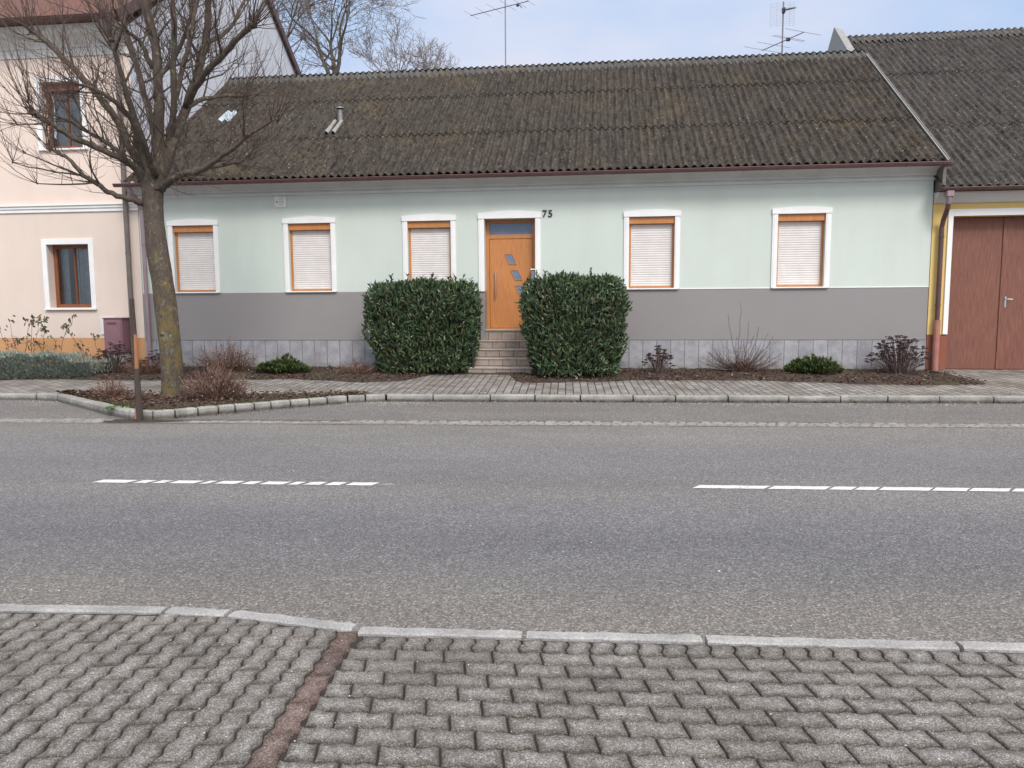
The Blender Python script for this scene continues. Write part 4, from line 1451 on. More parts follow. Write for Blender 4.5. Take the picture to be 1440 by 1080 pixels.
LIMBS = {
'A':[(-7.66,12.35,3.42,.09),(-7.75,12.3,3.45,0.067),(-7.78,12.1,3.48,0.06),(-8.0,11.9,3.55,0.053),(-8.16,11.7,3.68,0.046),(-8.27,11.5,3.82,0.04),(-8.43,11.3,4.06,0.034),(-8.63,11.2,4.2,0.022)],
'B':[(-7.64,12.32,3.6,.12),(-7.72,12.3,3.76,0.097),(-7.75,12.2,3.94,0.078),(-7.84,12.0,4.11,0.065),(-8.01,11.8,4.21,0.058),(-8.33,11.5,4.37,0.051),(-8.51,11.3,4.52,0.045),(-8.7,11.2,4.64,0.042),(-8.77,11.1,4.7,0.039)],
'B2':[(-7.8,12.0,4.08,0.047),(-8.08,12.1,4.32,0.042),(-8.46,12.2,4.55,0.036),(-8.83,12.2,4.76,0.03),(-9.26,12.1,4.97,0.019)],
'C':[(-7.62,12.3,3.7,.12),(-7.69,12.3,3.9,0.085),(-8.15,12.6,4.42,0.074),(-8.46,12.8,4.86,0.069),(-8.7,12.9,5.18,0.07),(-8.98,13.0,5.5,0.07),(-9.41,13.1,5.9,0.064),(-9.77,13.1,6.28,0.058),(-10.04,13.1,6.54,0.051),(-10.27,13.1,6.71,0.045)],
'D':[(-7.62,12.3,3.9,.10),(-7.7,12.3,4.11,0.073),(-7.77,12.2,4.41,0.06),(-7.72,12.0,4.75,0.053),(-7.8,11.8,4.95,0.046),(-8.01,11.6,5.15,0.034),(-8.34,11.5,5.24,0.023)],
'E':[(-7.56,12.3,3.9,.11),(-7.54,12.3,4.19,0.084),(-7.65,12.5,4.65,0.067),(-7.95,12.8,5.27,0.062),(-8.29,13.1,6.03,0.057),(-8.58,13.3,6.6,0.058),(-8.78,13.5,7.24,0.046),(-8.97,13.7,7.9,0.039)],
'F':[(-7.56,12.3,3.8,.14),(-7.49,12.3,4.11,0.109),(-7.48,12.4,4.76,0.091),(-7.53,12.5,5.47,0.091),(-7.62,12.6,6.2,0.085),(-7.81,12.7,6.77,0.079),(-7.96,12.8,7.46,0.061),(-8.08,12.9,8.1,0.043)],
'G':[(-7.40,12.3,4.1,.09),(-7.3,12.3,4.42,0.072),(-7.06,12.1,4.88,0.059),(-6.9,11.9,5.39,0.052),(-6.73,11.7,6.19,0.045),(-6.69,11.6,6.79,0.033)],
'G2':[(-7.04,12.1,5.0,0.047),(-7.01,12.3,5.51,0.047),(-6.94,12.5,6.14,0.042),(-6.9,12.7,6.79,0.036),(-6.8,12.8,7.34,0.027)],
'H':[(-7.56,12.3,3.7,.15),(-7.45,12.3,3.92,0.121),(-7.22,12.3,4.42,0.096),(-7.1,12.5,4.98,0.091),(-6.97,12.7,5.56,0.086),(-6.87,12.8,6.06,0.08),(-6.81,12.9,6.5,0.074),(-6.83,13.0,6.95,0.062),(-6.74,13.0,7.48,0.049)],
'I':[(-7.04,12.5,5.1,0.067),(-6.63,12.2,5.41,0.059),(-6.33,12.0,5.54,0.058),(-5.94,11.8,5.73,0.056),(-5.57,11.6,5.91,0.05),(-5.34,11.5,6.0,0.049)],
'J':[(-7.56,12.3,3.62,.10),(-7.46,12.3,3.72,0.085),(-7.16,12.1,3.81,0.071),(-6.81,11.9,3.87,0.064),(-6.43,11.7,3.87,0.051),(-6.0,11.5,4.01,0.045),(-5.56,11.3,4.18,0.038),(-5.31,11.2,4.31,0.032),(-4.85,11.1,4.48,0.021)],
'K':[(-7.05,12.5,5.08,0.048),(-6.91,12.8,5.29,0.04),(-6.68,13.0,5.39,0.037),(-6.32,13.2,5.44,0.032)],
'L':[(-7.5,12.35,3.75,.07),(-7.41,12.8,4.05,0.056),(-7.18,13.2,4.21,0.045),(-6.89,13.5,4.31,0.039),(-6.54,13.7,4.46,0.026)],
'M':[(-7.63,12.5,5.76,0.054),(-7.66,12.3,6.08,0.042),(-7.77,12.1,6.21,0.035),(-8.07,12.0,6.36,0.029)],
'N':[(-6.79,12.8,6.23,0.049),(-6.58,13.1,6.5,0.037),(-6.44,13.3,6.87,0.032),(-6.27,13.4,7.32,0.025)],
'O':[(-7.52,12.5,5.58,0.048),(-7.36,12.7,5.93,0.043),(-7.15,12.8,6.43,0.037),(-7.08,12.9,6.87,0.031)],
'P':[(-7.5,12.2,3.9,.07),(-7.35,11.7,4.3,.06),(-7.25,11.2,4.9,.05),(-7.2,10.8,5.6,.035)],
}
TREE = thing('bare_tree', 'bare pollarded street tree with yellow lichen on its trunk in the planting island', 'tree', (-7.58, 12.54, .1))
tb = MB(); tw = MB()
trunk = [(-7.56,12.56,0.02,0.27),(-7.56,12.54,0.18,0.215),(-7.55,12.5,0.41,0.190),(-7.53,12.45,.8,.184),(-7.51,12.4,1.24,0.18),(-7.53,12.35,1.98,0.179),(-7.58,12.3,2.7,0.171),(-7.62,12.3,3.3,0.160),(-7.62,12.3,3.68,0.172),(-7.58,12.3,3.96,0.15),(-7.54,12.3,4.12,.09)]
sp = smooth_path(trunk, 6)
n = 18
prev = None
for k, q in enumerate(sp):
    ring = []
    for j in range(n):
        a = 2*math.pi*j/n
        rr = q[3]*(1+.045*math.sin(3*a+q[2]*1.5)+.03*math.sin(7*a-q[2]*4)+U(-.015, .015))
        if q[2] < .3: rr *= 1+.12*max(0, math.sin(5*a+1))*(1-q[2]/.3)
        ring.append(tb.vert((q[0]+rr*math.cos(a), q[1]+rr*math.sin(a), q[2])))
    if prev:
        for j in range(n): tb.face((prev[j], prev[(j+1) % n], ring[(j+1) % n], ring[j]))
    prev = ring
tb.face(prev)
for (kx, kz, s) in ((.04, 1.9, .045), (.05, 2.55, .06), (-.05, 2.95, .05), (.02, 1.25, .04)):  # old pruning knots
    c = Vector((-7.55+kx, 12.37-.15, kz)); tb.tube([c+Vector((0, .06, 0)), c, c+Vector((0, -.03, 0))], [s*1.4, s, s*.5], 9)

def shoot(mb, p, d, L, r, up=.25, bend=.1, sub=True, n=4):
    """a long thin shoot curving upward"""
    seg = max(4, int(L/.16))
    pts = [p.copy()]; dd = d.normalized(); q = p.copy()
    side = rv(1).normalized()
    for k in range(seg):
        dd = (dd+Vector((0, 0, up))*(1.0/seg)*1.4+side*bend/seg+rv(.045)).normalized()
        q = q+dd*(L/seg); pts.append(q.copy())
    rs = [r*(1-.75*k/seg) for k in range(seg+1)]
    mb.tube(pts, rs, n, cap=False)
    if sub and L > .35:
        for k in range(random.randint(1, 3)+int(L*1.3)):
            i = random.randint(1, seg-1)
            ax = (pts[i+1]-pts[i]).normalized()
            lat = (rv(1)); lat = (lat-ax*lat.dot(ax)).normalized()
            shoot(mb, pts[i], (ax*.75+lat*.65), L*U(.25, .5), rs[i]*.6, up*.8, bend, False, 3)
for key, pts in LIMBS.items():
    sp = smooth_path(pts, 4)
    P_ = [Vector(q[:3])+rv(.008) for q in sp]; rs = [q[3]*U(.93, 1.09)*.86 for q in sp]
    tb.tube(P_, rs, 10)
    tip = P_[-1]
    # knobbly end with a broom of shoots
    kn = pts[-1][3]
    tb.tube([tip-Vector((0, 0, kn*.6)), tip+Vector((0, 0, kn*.2)), tip+Vector((0, 0, kn*1.3))], [kn*1.1, kn*1.55, kn*.6], 8)
    dirn = (P_[-1]-P_[-4]).normalized()
    for k in range(17 if kn > .03 else 11):
        d = (dirn*.7+Vector((0, 0, .55))+rv(.42))
        shoot(tw, tip+rv(.03), d, U(.5, 1.6), U(.006, .0105), .45, .25)
    n = len(P_)
    L = sum((P_[i+1]-P_[i]).length for i in range(n-1))
    cnt = int(L*13)
    for k in range(cnt):
        i = int(n*(.16+.82*R()))
        i = min(max(i, 2), n-2)
        ax = (P_[i+1]-P_[i-1]).normalized()
        lat = rv(1); lat = (lat-ax*lat.dot(ax)).normalized()
        out = Vector((P_[i].x+7.5, P_[i].y-12.3, 0)); out = out.normalized() if out.length > .2 else Vector((0, 0, 0))
        big = R() < .17
        d = ax*.5+lat*.85+out*.25+Vector((0, 0, .25))
        if big:
            r0 = min(rs[i]*.5, .019)
            LL = U(.45, 1.0)
            pts2 = [P_[i]]; dd = d.normalized(); q = P_[i].copy()
            for s in range(5):
                dd = (dd+rv(.13)+Vector((0, 0, .08))).normalized(); q = q+dd*LL/5; pts2.append(q.copy())
            tb.tube(pts2, [r0*(1-.11*s) for s in range(6)], 6)
            for s in range(random.randint(5, 8)):
                shoot(tw, pts2[-1]+rv(.01), dd*.6+rv(.5)+Vector((0, 0, .4)), U(.35, 1.1), U(.0045, .0075), .45, .3)
            for s in range(4):
                shoot(tw, pts2[random.randint(1, 4)], dd*.5+rv(.6)+Vector((0, 0, .3)), U(.3, .8), U(.004, .006), .4, .3)
        else:
            shoot(tw, P_[i], d, U(.3, 1.3), U(.0048, .0085), .4, .3)
tb.build('trunk', M['bark'], TREE, smooth=True)
tw.build('crown', M['twig'], TREE)

def big_tree(name, label, loc, h, spread, seed, lean=(0, 0), levels=6, r0=.22, trunk_h=.32, forks=3, bl=2.0, group='bare trees behind the green house'):
    rs_ = random.Random(seed)
    root = thing(name, label, 'tree', loc, group)
    A = MB(); B = MB()
    def grow(p, d, L, r, lev):
        seg = 5
        pts = [p]; q = p; dd = d
        for k in range(seg):
            dd = (dd+Vector((rs_.gauss(0, .14), rs_.gauss(0, .14), rs_.gauss(.035, .09)))).normalized()
            q = q+dd*L/seg; pts.append(q)
        rr = [max(.0065, r*(1-.38*k/seg)) for k in range(seg+1)]
        (A if lev <= 2 else B).tube(pts, rr, 8 if lev < 2 else (5 if lev < 4 else 3), cap=False)
        if lev >= levels: return
        nchild = rs_.choice((2, 3)) if lev < 2 else rs_.choice((2, 2, 3))
        for k in range(nchild):
            lat = Vector((rs_.gauss(0, 1), rs_.gauss(0, 1), rs_.gauss(0, .5))); lat = (lat-dd*lat.dot(dd)).normalized()
            grow(pts[-1], (dd+lat*rs_.uniform(.4, .85)*spread).normalized(), L*rs_.uniform(.70, .92), rr[-1]*rs_.uniform(.62, .85), lev+1)
        if lev >= 1:
            for k in range(rs_.choice((1, 2, 2))):
                i = rs_.randint(2, 4)
                lat = Vector((rs_.gauss(0, 1), rs_.gauss(0, 1), rs_.gauss(0, .5))); lat = (lat-dd*lat.dot(dd)).normalized()
                grow(pts[i], (dd*.6+lat*.8).normalized(), L*rs_.uniform(.4, .6), rr[i]*.5, min(levels, lev+2))
    base = Vector(loc)
    th = h*trunk_h
    top = base+Vector((lean[0], lean[1], th))
    A.tube([base, base.lerp(top, .5)+Vector((.05, 0, 0)), top], [r0*1.25, r0*1.05, r0], 10)
    for k in range(forks):
        a = 2*math.pi*k/forks+rs_.uniform(0, 1)
        grow(top, Vector((math.cos(a)*.45*spread, math.sin(a)*.45*spread, 1)).normalized(), bl, r0*.66, 1)
    A.build('trunk', M['bgbark'], root, smooth=True)
    B.build('crown', M['bgbark'], root)
    return root
big_tree('bare_tree', 'tall spreading bare tree behind the roof ridge, largest of the distant trees', (-12.1, 34, 0), 18.0, .95, 11, r0=.17, trunk_h=.64, levels=7, forks=4, bl=1.9)
big_tree('bare_tree', 'slender bare tree close behind the gable edge of the cream house', (-14.2, 33.5, 0), 19.5, .8, 5, r0=.15, trunk_h=.58, levels=7, bl=2.1)
big_tree('bare_tree', 'low fine twigged bare tree behind the ridge, right of the tallest distant one', (-8.9, 33, 0), 14.2, .9, 23, r0=.08, trunk_h=.76, levels=6, forks=4, bl=.85)
big_tree('bare_tree', 'smallest distant bare tree, only its right hand twigs above the ridge', (-7.5, 35, 0), 13.8, .9, 31, r0=.07, trunk_h=.80, levels=6, forks=4, bl=.7)

# ------------------------------------------------------------------ hedges
def laurel(label, cx, cy, rx, ry, z0, h, seed, nleaf, taper=.12):
    rs_ = random.Random(seed)
    root = thing('laurel_bush', label, 'bush', (cx, cy, z0), 'clipped laurel bushes beside the front steps')
    mbl = MB(); core = MB()
    def shp(u, v):
        """u angle, v 0..1 height -> point on clipped bush"""
        n = 4.2
        ca, sa = math.cos(u), math.sin(u)
        k = (abs(ca)**n+abs(sa)**n)**(-1/n)
        s = 1-taper*(1-v)**1.6-.17*(max(0, v-.74)/.26)**2
        lump = 1+.04*math.sin(3*u+5*v)+.045*math.sin(7*u-6*v+seed)+.03*math.sin(11*u+9*v)+.02*math.sin(17*u-13*v)
        return Vector((cx+rx*ca*k*s*lump, cy+ry*sa*k*s*lump, z0+.05+h*v+.05*math.sin(4*u)*v))
    # inner branches
    for k in range(60):
        a = rs_.uniform(0, 6.28); r = rs_.uniform(0, .5)
        p = Vector((cx+rx*.3*r*math.cos(a), cy+ry*.3*r*math.sin(a), z0-.03))
        e = shp(a+rs_.uniform(-.5, .5), rs_.uniform(.2, .95)); e = Vector((cx, cy, e.z)).lerp(e, .93)
        core.tube([p, p.lerp(e, .5)+Vector((0, 0, .05)), e], [.014, .009, .004], 4)
    def put(p, nrm, sc=1.0, deep=0):
        d = (nrm*.5+Vector((rs_.gauss(0, .4), rs_.gauss(0, .4), .75+rs_.gauss(0, .4)))).normalized()
        up = (nrm+Vector((rs_.gauss(0, .5), rs_.gauss(0, .5), .6))).normalized()
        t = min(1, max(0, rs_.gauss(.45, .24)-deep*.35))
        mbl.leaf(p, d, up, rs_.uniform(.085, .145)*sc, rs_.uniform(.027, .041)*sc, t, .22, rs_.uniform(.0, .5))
    C0 = Vector((cx, cy, z0+h*.5))
    for k in range(nleaf):
        u = rs_.uniform(0, 2*math.pi)
        top = rs_.random() < .2
        if top:
            e = shp(u, 1); q = rs_.random()**.5
            p = Vector((cx, cy, 0)).lerp(Vector((e.x, e.y, 0)), q); p.z = z0+.05+h+.04*math.sin(p.x*6)+.04*math.sin(p.y*7+p.x*3)-.14*q**5+rs_.gauss(0, .03)
            nrm = Vector((0, 0, 1))
        else:
            v = rs_.uniform(0, 1)
            p = shp(u, v)
            nrm = Vector((math.cos(u)/rx, math.sin(u)/ry, 0)).normalized()
            dep = abs(rs_.gauss(0, .07))+.10*max(0, math.sin(p.x*9+p.z*5)*math.sin(p.z*8-p.x*3+1)-.35)
            p = p-nrm*dep
        put(p, nrm)
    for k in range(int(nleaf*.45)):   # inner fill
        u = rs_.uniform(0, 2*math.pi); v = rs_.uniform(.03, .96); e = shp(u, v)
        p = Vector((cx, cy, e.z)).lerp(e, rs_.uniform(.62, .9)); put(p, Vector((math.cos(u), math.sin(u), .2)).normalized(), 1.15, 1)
    # new shoots standing out of the top and sides
    for k in range(60):
        u = rs_.uniform(0, 6.28); q = rs_.random()**.5
        e = shp(u, 1); p = Vector((cx, cy, 0)).lerp(Vector((e.x, e.y, 0)), q); p.z = z0+h-.02
        L = rs_.uniform(.06, .19) if rs_.random() < .85 else rs_.uniform(.2, .34); d = Vector((rs_.gauss(0, .18), rs_.gauss(0, .18), 1)).normalized()
        core.tube([p, p+d*L], [.005, .003], 4)
        for s in range(int(6+L*30)):
            f = rs_.uniform(.2, 1); a = rs_.uniform(0, 6.28)
            mbl.leaf(p+d*L*f, Vector((math.cos(a), math.sin(a), .8+f*.6)), Vector((-math.cos(a), -math.sin(a), 1)), rs_.uniform(.08, .12), .032, rs_.uniform(.5, 1), .2, .3)
    mbl.build('foliage', M['laurel'], root)
    core.build('stem', M['twig'], root)
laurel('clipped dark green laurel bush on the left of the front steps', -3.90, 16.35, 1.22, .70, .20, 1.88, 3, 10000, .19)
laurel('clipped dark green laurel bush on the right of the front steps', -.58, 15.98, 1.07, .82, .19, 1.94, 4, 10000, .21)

# dwarf pines
def dwarf_pine(label, cx, cy, rx, ry, h, seed, bumps):
    rs_ = random.Random(seed)
    z0 = gz(cx, cy)+.01
    root = thing('dwarf_pine', label, 'shrub', (cx, cy, z0), 'dwarf pines in the planting bed')
    m1 = MB(); m2_ = MB()
    for k in range(560):
        a = rs_.uniform(0, 6.28); q = rs_.random()**.5
        x, y = cx+rx*q*math.cos(a), cy+ry*q*math.sin(a)
        hh = h*(1-.75*q**2.4)*(.75+.25*math.sin(x*9+seed)*math.cos(y*8))
        for bx, bw, bh in bumps:
            hh += bh*math.exp(-((x-cx-bx)/bw)**2)*(1-q*q)
        p = Vector((x, y, z0+hh*rs_.uniform(.45, 1.0)))
        d = Vector((math.cos(a)*q*.7, math.sin(a)*q*.7, .9)).normalized()
        L = rs_.uniform(.05, .10)
        m2_.tube([Vector((cx+rx*.25*q*math.cos(a), cy+ry*.25*q*math.sin(a), z0)), p], [.007, .003], 3)
        t0 = min(1, max(0, rs_.gauss(.5, .25)))
        for s in range(24):
            f = rs_.random(); aa = rs_.uniform(0, 6.28)
            nd = (d+Vector((math.cos(aa), math.sin(aa), rs_.uniform(-.3, .5)))*.85).normalized()
            m1.leaf(p+d*(L*f-.04), nd, Vector((0, 0, 1)), rs_.uniform(.045, .075), .010, min(1, max(0, t0+rs_.gauss(0, .12))), .1, 0)
    m1.build('foliage', M['pine'], root); m2_.build('stem', M['twig'], root)
dwarf_pine('low green dwarf pine in the bed left of the left laurel bush', -7.05, 16.05, .60, .42, .38, 5, [(.2, .15, .06), (-.35, .15, .03)])
dwarf_pine('low green dwarf pine in the bed beside the dark dried flower clump', 4.45, 16.55, .58, .42, .38, 9, [(-.02, .12, .14)])

# sedum: dry flower heads
def sedum(label, cx, cy, rx, ry, h, n, seed):
    rs_ = random.Random(seed)
    z0 = gz(cx, cy)+.01
    root = thing('dried_stonecrop', label, 'plant', (cx, cy, z0), 'dried flowering clumps in the beds')
    m1 = MB(); m2_ = MB()
    for k in range(n):
        a = rs_.uniform(0, 6.28); q = rs_.random()**.6
        b = Vector((cx+rx*.30*q*math.cos(a), cy+ry*.3*q*math.sin(a), z0-.02))
        hh = h*(1-.55*q*q)*rs_.uniform(.62, 1.12)
        e = Vector((cx+rx*q*math.cos(a), cy+ry*q*math.sin(a), z0+hh))
        mid = b.lerp(e, .5)+Vector((-math.cos(a)*.03*q, 0, .03))
        m2_.tube([b, mid, e], [.006, .005, .0035], 4, rs_.random())
        R_ = rs_.uniform(.028, .060)
        m2_n = 7
        for s in range(5):   # branchlets
            aa = rs_.uniform(0, 6.28); m2_.tube([e-Vector((0, 0, .04)), e+Vector((math.cos(aa)*R_*.7, math.sin(aa)*R_*.7, -.004))], .0022, 3, rs_.random())
        for s in range(16):  # flat head of many tiny knobs
            aa = rs_.uniform(0, 6.28); rr = R_*rs_.random()**.5
            c = e+Vector((rr*math.cos(aa), rr*math.sin(aa), rs_.uniform(0, .012)-rr*.25))
            t = rs_.random(); s_ = rs_.uniform(.009, .015)
            q4 = [m1.vert(c+Vector((math.cos(w)*s_, math.sin(w)*s_, 0))) for w in (0, 1.57, 3.14, 4.71)]
            tp = m1.vert(c+Vector((0, 0, s_*.8))); bt = m1.vert(c-Vector((0, 0, s_*.7)))
            for w in range(4):
                m1.face((q4[w], q4[(w+1) % 4], tp), t); m1.face((q4[(w+1) % 4], q4[w], bt), t)
        if rs_.random() < .6:
            f = rs_.uniform(.3, .8); p = b.lerp(e, f)
            m1.leaf(p, rv(.6)+Vector((0, 0, -.4)), Vector((0, 0, 1)), rs_.uniform(.03, .06), .018, rs_.random(), .2, .8)
    m1.build('flower_head', M['sedum'], root); m2_.build('stem', M['sedumstem'], root)
sedum('widest clump of dark dried flower heads, beside the terracotta pipe foot', 6.18, 16.55, .66, .36, .76, 185, 1)
sedum('small upright clump of dark dried flower heads right of the right laurel bush', 1.21, 16.45, .34, .22, .54, 62, 2)
sedum('dried dark flower clump in front of the plum utility cabinet', -11.0, 15.95, .50, .3, .66, 100, 3)
sedum('dried dark flower clump behind the trunk of the lichen covered tree', -9.95, 16.1, .5, .3, .50, 80, 4)

# generic twiggy shrubs
def twiggy(name, label, cx, cy, z0, rx, ry, h, n, seed, mat, r=.004, cat='shrub', leafm=None, nleaf=0, upright=.5, droop=0, group=None, sub=3, lsize=(.02, .045)):
    rs_ = random.Random(seed)
    random.seed(seed)
    root = thing(name, label, cat, (cx, cy, z0), group)
    m1 = MB(); m2_ = MB()
    for k in range(n):
        a = rs_.uniform(0, 6.28); q = rs_.random()**.5
        b = Vector((cx+rx*.35*q*math.cos(a), cy+ry*.35*q*math.sin(a), z0-.02))
        e = Vector((cx+rx*q*math.cos(a)*rs_.uniform(.8, 1.1), cy+ry*q*math.sin(a), z0+h*(1-.55*q*q)*rs_.uniform(.55, 1.08)))
        t = rs_.random()
        seg = 5
        pts = []
        side = rv(.05*h)
        for s in range(seg+1):
            u = s/seg
            p = b.lerp(e, u); p.z = b.z+(e.z-b.z)*(u**(1-.4*upright)) ; p += side*math.sin(u*3.14)+rv(.008)
            pts.append(p)
        m1.tube(pts, [r*(1.3-.9*s/seg) for s in range(seg+1)], 3, t, False)
        for s in range(sub):
            i = rs_.randint(1, seg-1)
            d = (pts[i+1]-pts[i]).normalized()+rv(.45)
            L = rs_.uniform(.12, .35)*h
            p1 = pts[i]+d.normalized()*L*.5; p2 = p1+(d+rv(.4)).normalized()*L*.5
            m1.tube([pts[i], p1, p2], [r*.7, r*.55, r*.35], 3, min(1, t+.1), False)
            if leafm and rs_.random() < .5:
                m2_.leaf(p2, rv(1), Vector((0, 0, 1)), rs_.uniform(*lsize), rs_.uniform(*lsize)*.5, rs_.random(), .2, .5)
    for k in range(nleaf):
        a = rs_.uniform(0, 6.28); q = rs_.random()**.5
        p = Vector((cx+rx*q*math.cos(a), cy+ry*q*math.sin(a), z0+h*rs_.uniform(.02, .9)*(1-.6*q*q)))
        m2_.leaf(p, rv(1), Vector((0, 0, 1)), rs_.uniform(*lsize), rs_.uniform(*lsize)*.5, rs_.random(), .2, .5)
    m1.build('stem', mat, root)
    if leafm: m2_.build('foliage', leafm, root)
    return root
twiggy('bare_shrub', 'dense dry red brown shrub directly right of the tree trunk in the island', -6.62, 12.25, .11, .62, .42, .62, 300, 41, M['drytwig'], .0042, leafm=M['litter'], nleaf=420, sub=5)
twiggy('bare_shrub', 'taller hazy grey brown shrub behind the dense one, by the grey wall', -8.45, 16.2, .22, .85, .45, .72, 240, 42, M['drytwig'], .0035, leafm=M['litter'], nleaf=60, sub=5)
twiggy('bare_shrub', 'small dry shrub with pale twigs at the left end of the island', -8.72, 12.45, .11, .36, .26, .38, 110, 43, M['drytwig'], .004, leafm=M['redtwig'], nleaf=60)
twiggy('bare_shrub', 'low tangle of purplish dry twigs touching the left laurel bush', -5.35, 15.95, .21, .50, .28, .36, 130, 44, M['drytwig'], .004, sub=4, leafm=M['litter'], nleaf=40)
twiggy('bare_shrub', 'reddish dry shrub between the lavender hedge and the tree', -10.2, 15.75, .2, .6, .35, .42, 170, 45, M['drytwig'], .004, leafm=M['redtwig'], nleaf=200)
twiggy('bare_shrub', 'dry mat of red brown stems by the left foot of the tree trunk', -7.9, 12.0, .11, .35, .25, .16, 90, 46, M['drytwig'], .004, leafm=M['litter'], nleaf=120)
# wide pale shrub with spiky wands against the wall
rt = thing('bare_shrub', 'wide pale bare shrub with tall spiky wands and a red brown base', 'shrub', (2.98, 16.75, .25))
m1 = MB(); m2_ = MB(); m3 = MB()
random.seed(50)
z0 = gz(2.98, 16.7)
wands = [(-.02, 1.52), (-.28, 1.22), (.13, 1.12), (.38, .98), (.55, .85), (.28, .80), (.66, .78), (-.42, .72), (-.1, .8), (.46, .72), (.05, .7), (-.55, .5)]
for k in range(150):
    if k < len(wands): ex, hh = wands[k]; ey = U(-.15, .1)
    else:
        ex = U(-.85, .85); hh = U(.22, .62)*(1-.35*abs(ex)); ey = U(-.3, .15)
    b = Vector((2.98+U(-.12, .15), 16.72+U(-.08, .08), z0))
    e = Vector((2.98+ex, 16.72+ey, z0+hh))
    pts = [b.lerp(e, s/7)+Vector((ex*.16*math.sin(s/7*3.14), 0, -.0))+rv(.009) for s in range(8)]
    t = R(); m1.tube(pts, [(.0088 if k < len(wands) else .0062)-.0006*s for s in range(8)], 3, t, False)
    for s in range(22):
        u = U(.3, 1); i = min(6, int(u*7)); p = pts[i].lerp(pts[i+1], u*7-i)
        d = rv(1)+Vector((0, 0, .4))
        m1.tube([p, p+d.normalized()*U(.012, .04)], [.0035, .0018], 3, R(), False)
for k in range(900):
    a = U(0, 6.28); q = R()**.6; p = Vector((2.99+.30*q*math.cos(a), 16.66+.2*q*math.sin(a), z0+.24*R()*(1-.5*q)+.02))
    m3.leaf(p, Vector((math.cos(a)*q, math.sin(a)*q, .8))+rv(.4), Vector((0, 0, 1)), U(.04, .09), .010, R(), .1, .4)
m1.build('wand', M['palestem'], rt); m3.build('foliage', M['redtwig'], rt)

# hydrangea-like shrub with wilted leaves, far left
hy = thing('wilted_shrub', 'thin brown stemmed shrub with wilted leaves against the ochre base of the cream house', 'shrub', (-13.7, 16.7, .25))
m1 = MB(); m2_ = MB()
random.seed(61)
for k, (bx, ex, hh) in enumerate(((-14.1, -14.35, 1.05), (-13.9, -14.1, 1.2), (-13.9, -13.6, 1.15), (-13.7, -13.4, 1.25), (-13.6, -13.15, 1.22), (-13.5, -13.2, .95), (-13.2, -12.95, .75), (-13.1, -12.45, 1.3), (-12.2, -12.5, 1.05), (-12.0, -11.95, .8), (-12.05, -12.2, .62), (-14.4, -14.6, .9), (-14.2, -14.0, .75), (-13.3, -13.45, .7))):
    b = Vector((bx, 16.65+U(-.15, .15), .22)); e = Vector((ex, 16.5+U(-.15, .15), .22+hh))
    pts = [b.lerp(e, s/6)+rv(.018)+Vector((0, 0, .07*math.sin(s/6*3.14))) for s in range(7)]
    m1.tube(pts, [.011-.0012*s for s in range(7)], 4, R(), False)
    for s in range(4):
        i = random.randint(2, 5); d = rv(.6)+Vector((0, 0, .5)); q = pts[i]+d.normalized()*U(.1, .25); m1.tube([pts[i], q], [.006, .003], 3, R(), False)
        for w in range(random.randint(0, 4)): m2_.leaf(q+rv(.02), rv(.5)+Vector((0, 0, -.8)), Vector((0, -1, .3)), U(.05, .11), U(.025, .045), R(), .3, .8)
    for w in range(random.choice((1, 3, 6, 12)) if k not in (3, 4) else 22):
        m2_.leaf(e+rv(.06), rv(.6)+Vector((0, 0, -.6)), Vector((0, -1, .3)), U(.06, .12), U(.03, .05), R(), .3, .8)
m1.build('stem', M['drytwig'], hy); m2_.build('foliage', M['hydleaf'], hy)

# lavender hedge
lv = thing('lavender_hedge', 'low clipped grey green lavender hedge in front of the cream house', 'hedge', (-14, 15.9, .2))
m1 = MB(); random.seed(71)
for k in range(30000):
    x = U(-17, -11.0); u = (x+18.5)/7.5
    # front line follows the road frame
    yf = 14.62+(x+13)*.055+.05*math.sin(x*3)+(.35*max(0, (x+12.2)/1.2) if x > -12.2 else 0)
    yb = yf+1.1
    hh = .50+.03*math.sin(x*4.1)+.03*math.sin(x*9)-(.18*max(0, (x+12.3)/1.3))
    face = R()
    zb = gz(x, yf)
    if face > .72: p = Vector((x, U(yf+.03, yb), zb+U(.05, hh)))
    elif face < .5: p = Vector((x, yf+abs(random.gauss(0, .05)), zb+U(0, hh)))
    else: p = Vector((x, U(yf, yb), zb+hh-abs(random.gauss(0, .05))))
    ed = (p.z-zb)/hh
    p.y += .10*max(0, ed-.8)*(1 if face < .5 else 0)
    d = Vector((U(-.5, .5), -.35 if face < .5 else U(-.3, .3), U(.3, 1)))
    m1.leaf(p, d, Vector((0, -.3, 1)), U(.05, .10), U(.010, .018), min(1, max(0, random.gauss(.45, .25)+(.12 if face > .5 else .12))), .15, .2)
m1.build('foliage', M['lavender'], lv)
m1 = MB()
def lvp(x, dy, dz): 
    yf = 14.62+(x+13)*.055+(.35*max(0, (x+12.2)/1.2) if x > -12.2 else 0); return (x, yf+dy, gz(x, yf)+dz)
for k in range(600):
    x = U(-18.4, -11.3); a = lvp(x, U(.3, .9), -.02); hh = .40-(.18*max(0, (x+12.3)/1.3))
    m1.tube([a, lvp(x+U(-.2, .2), U(.3, .9), hh*U(.5, .85))], [.006, .003], 3, R(), False)
m1.build('stem', M['sedumstem'], lv)

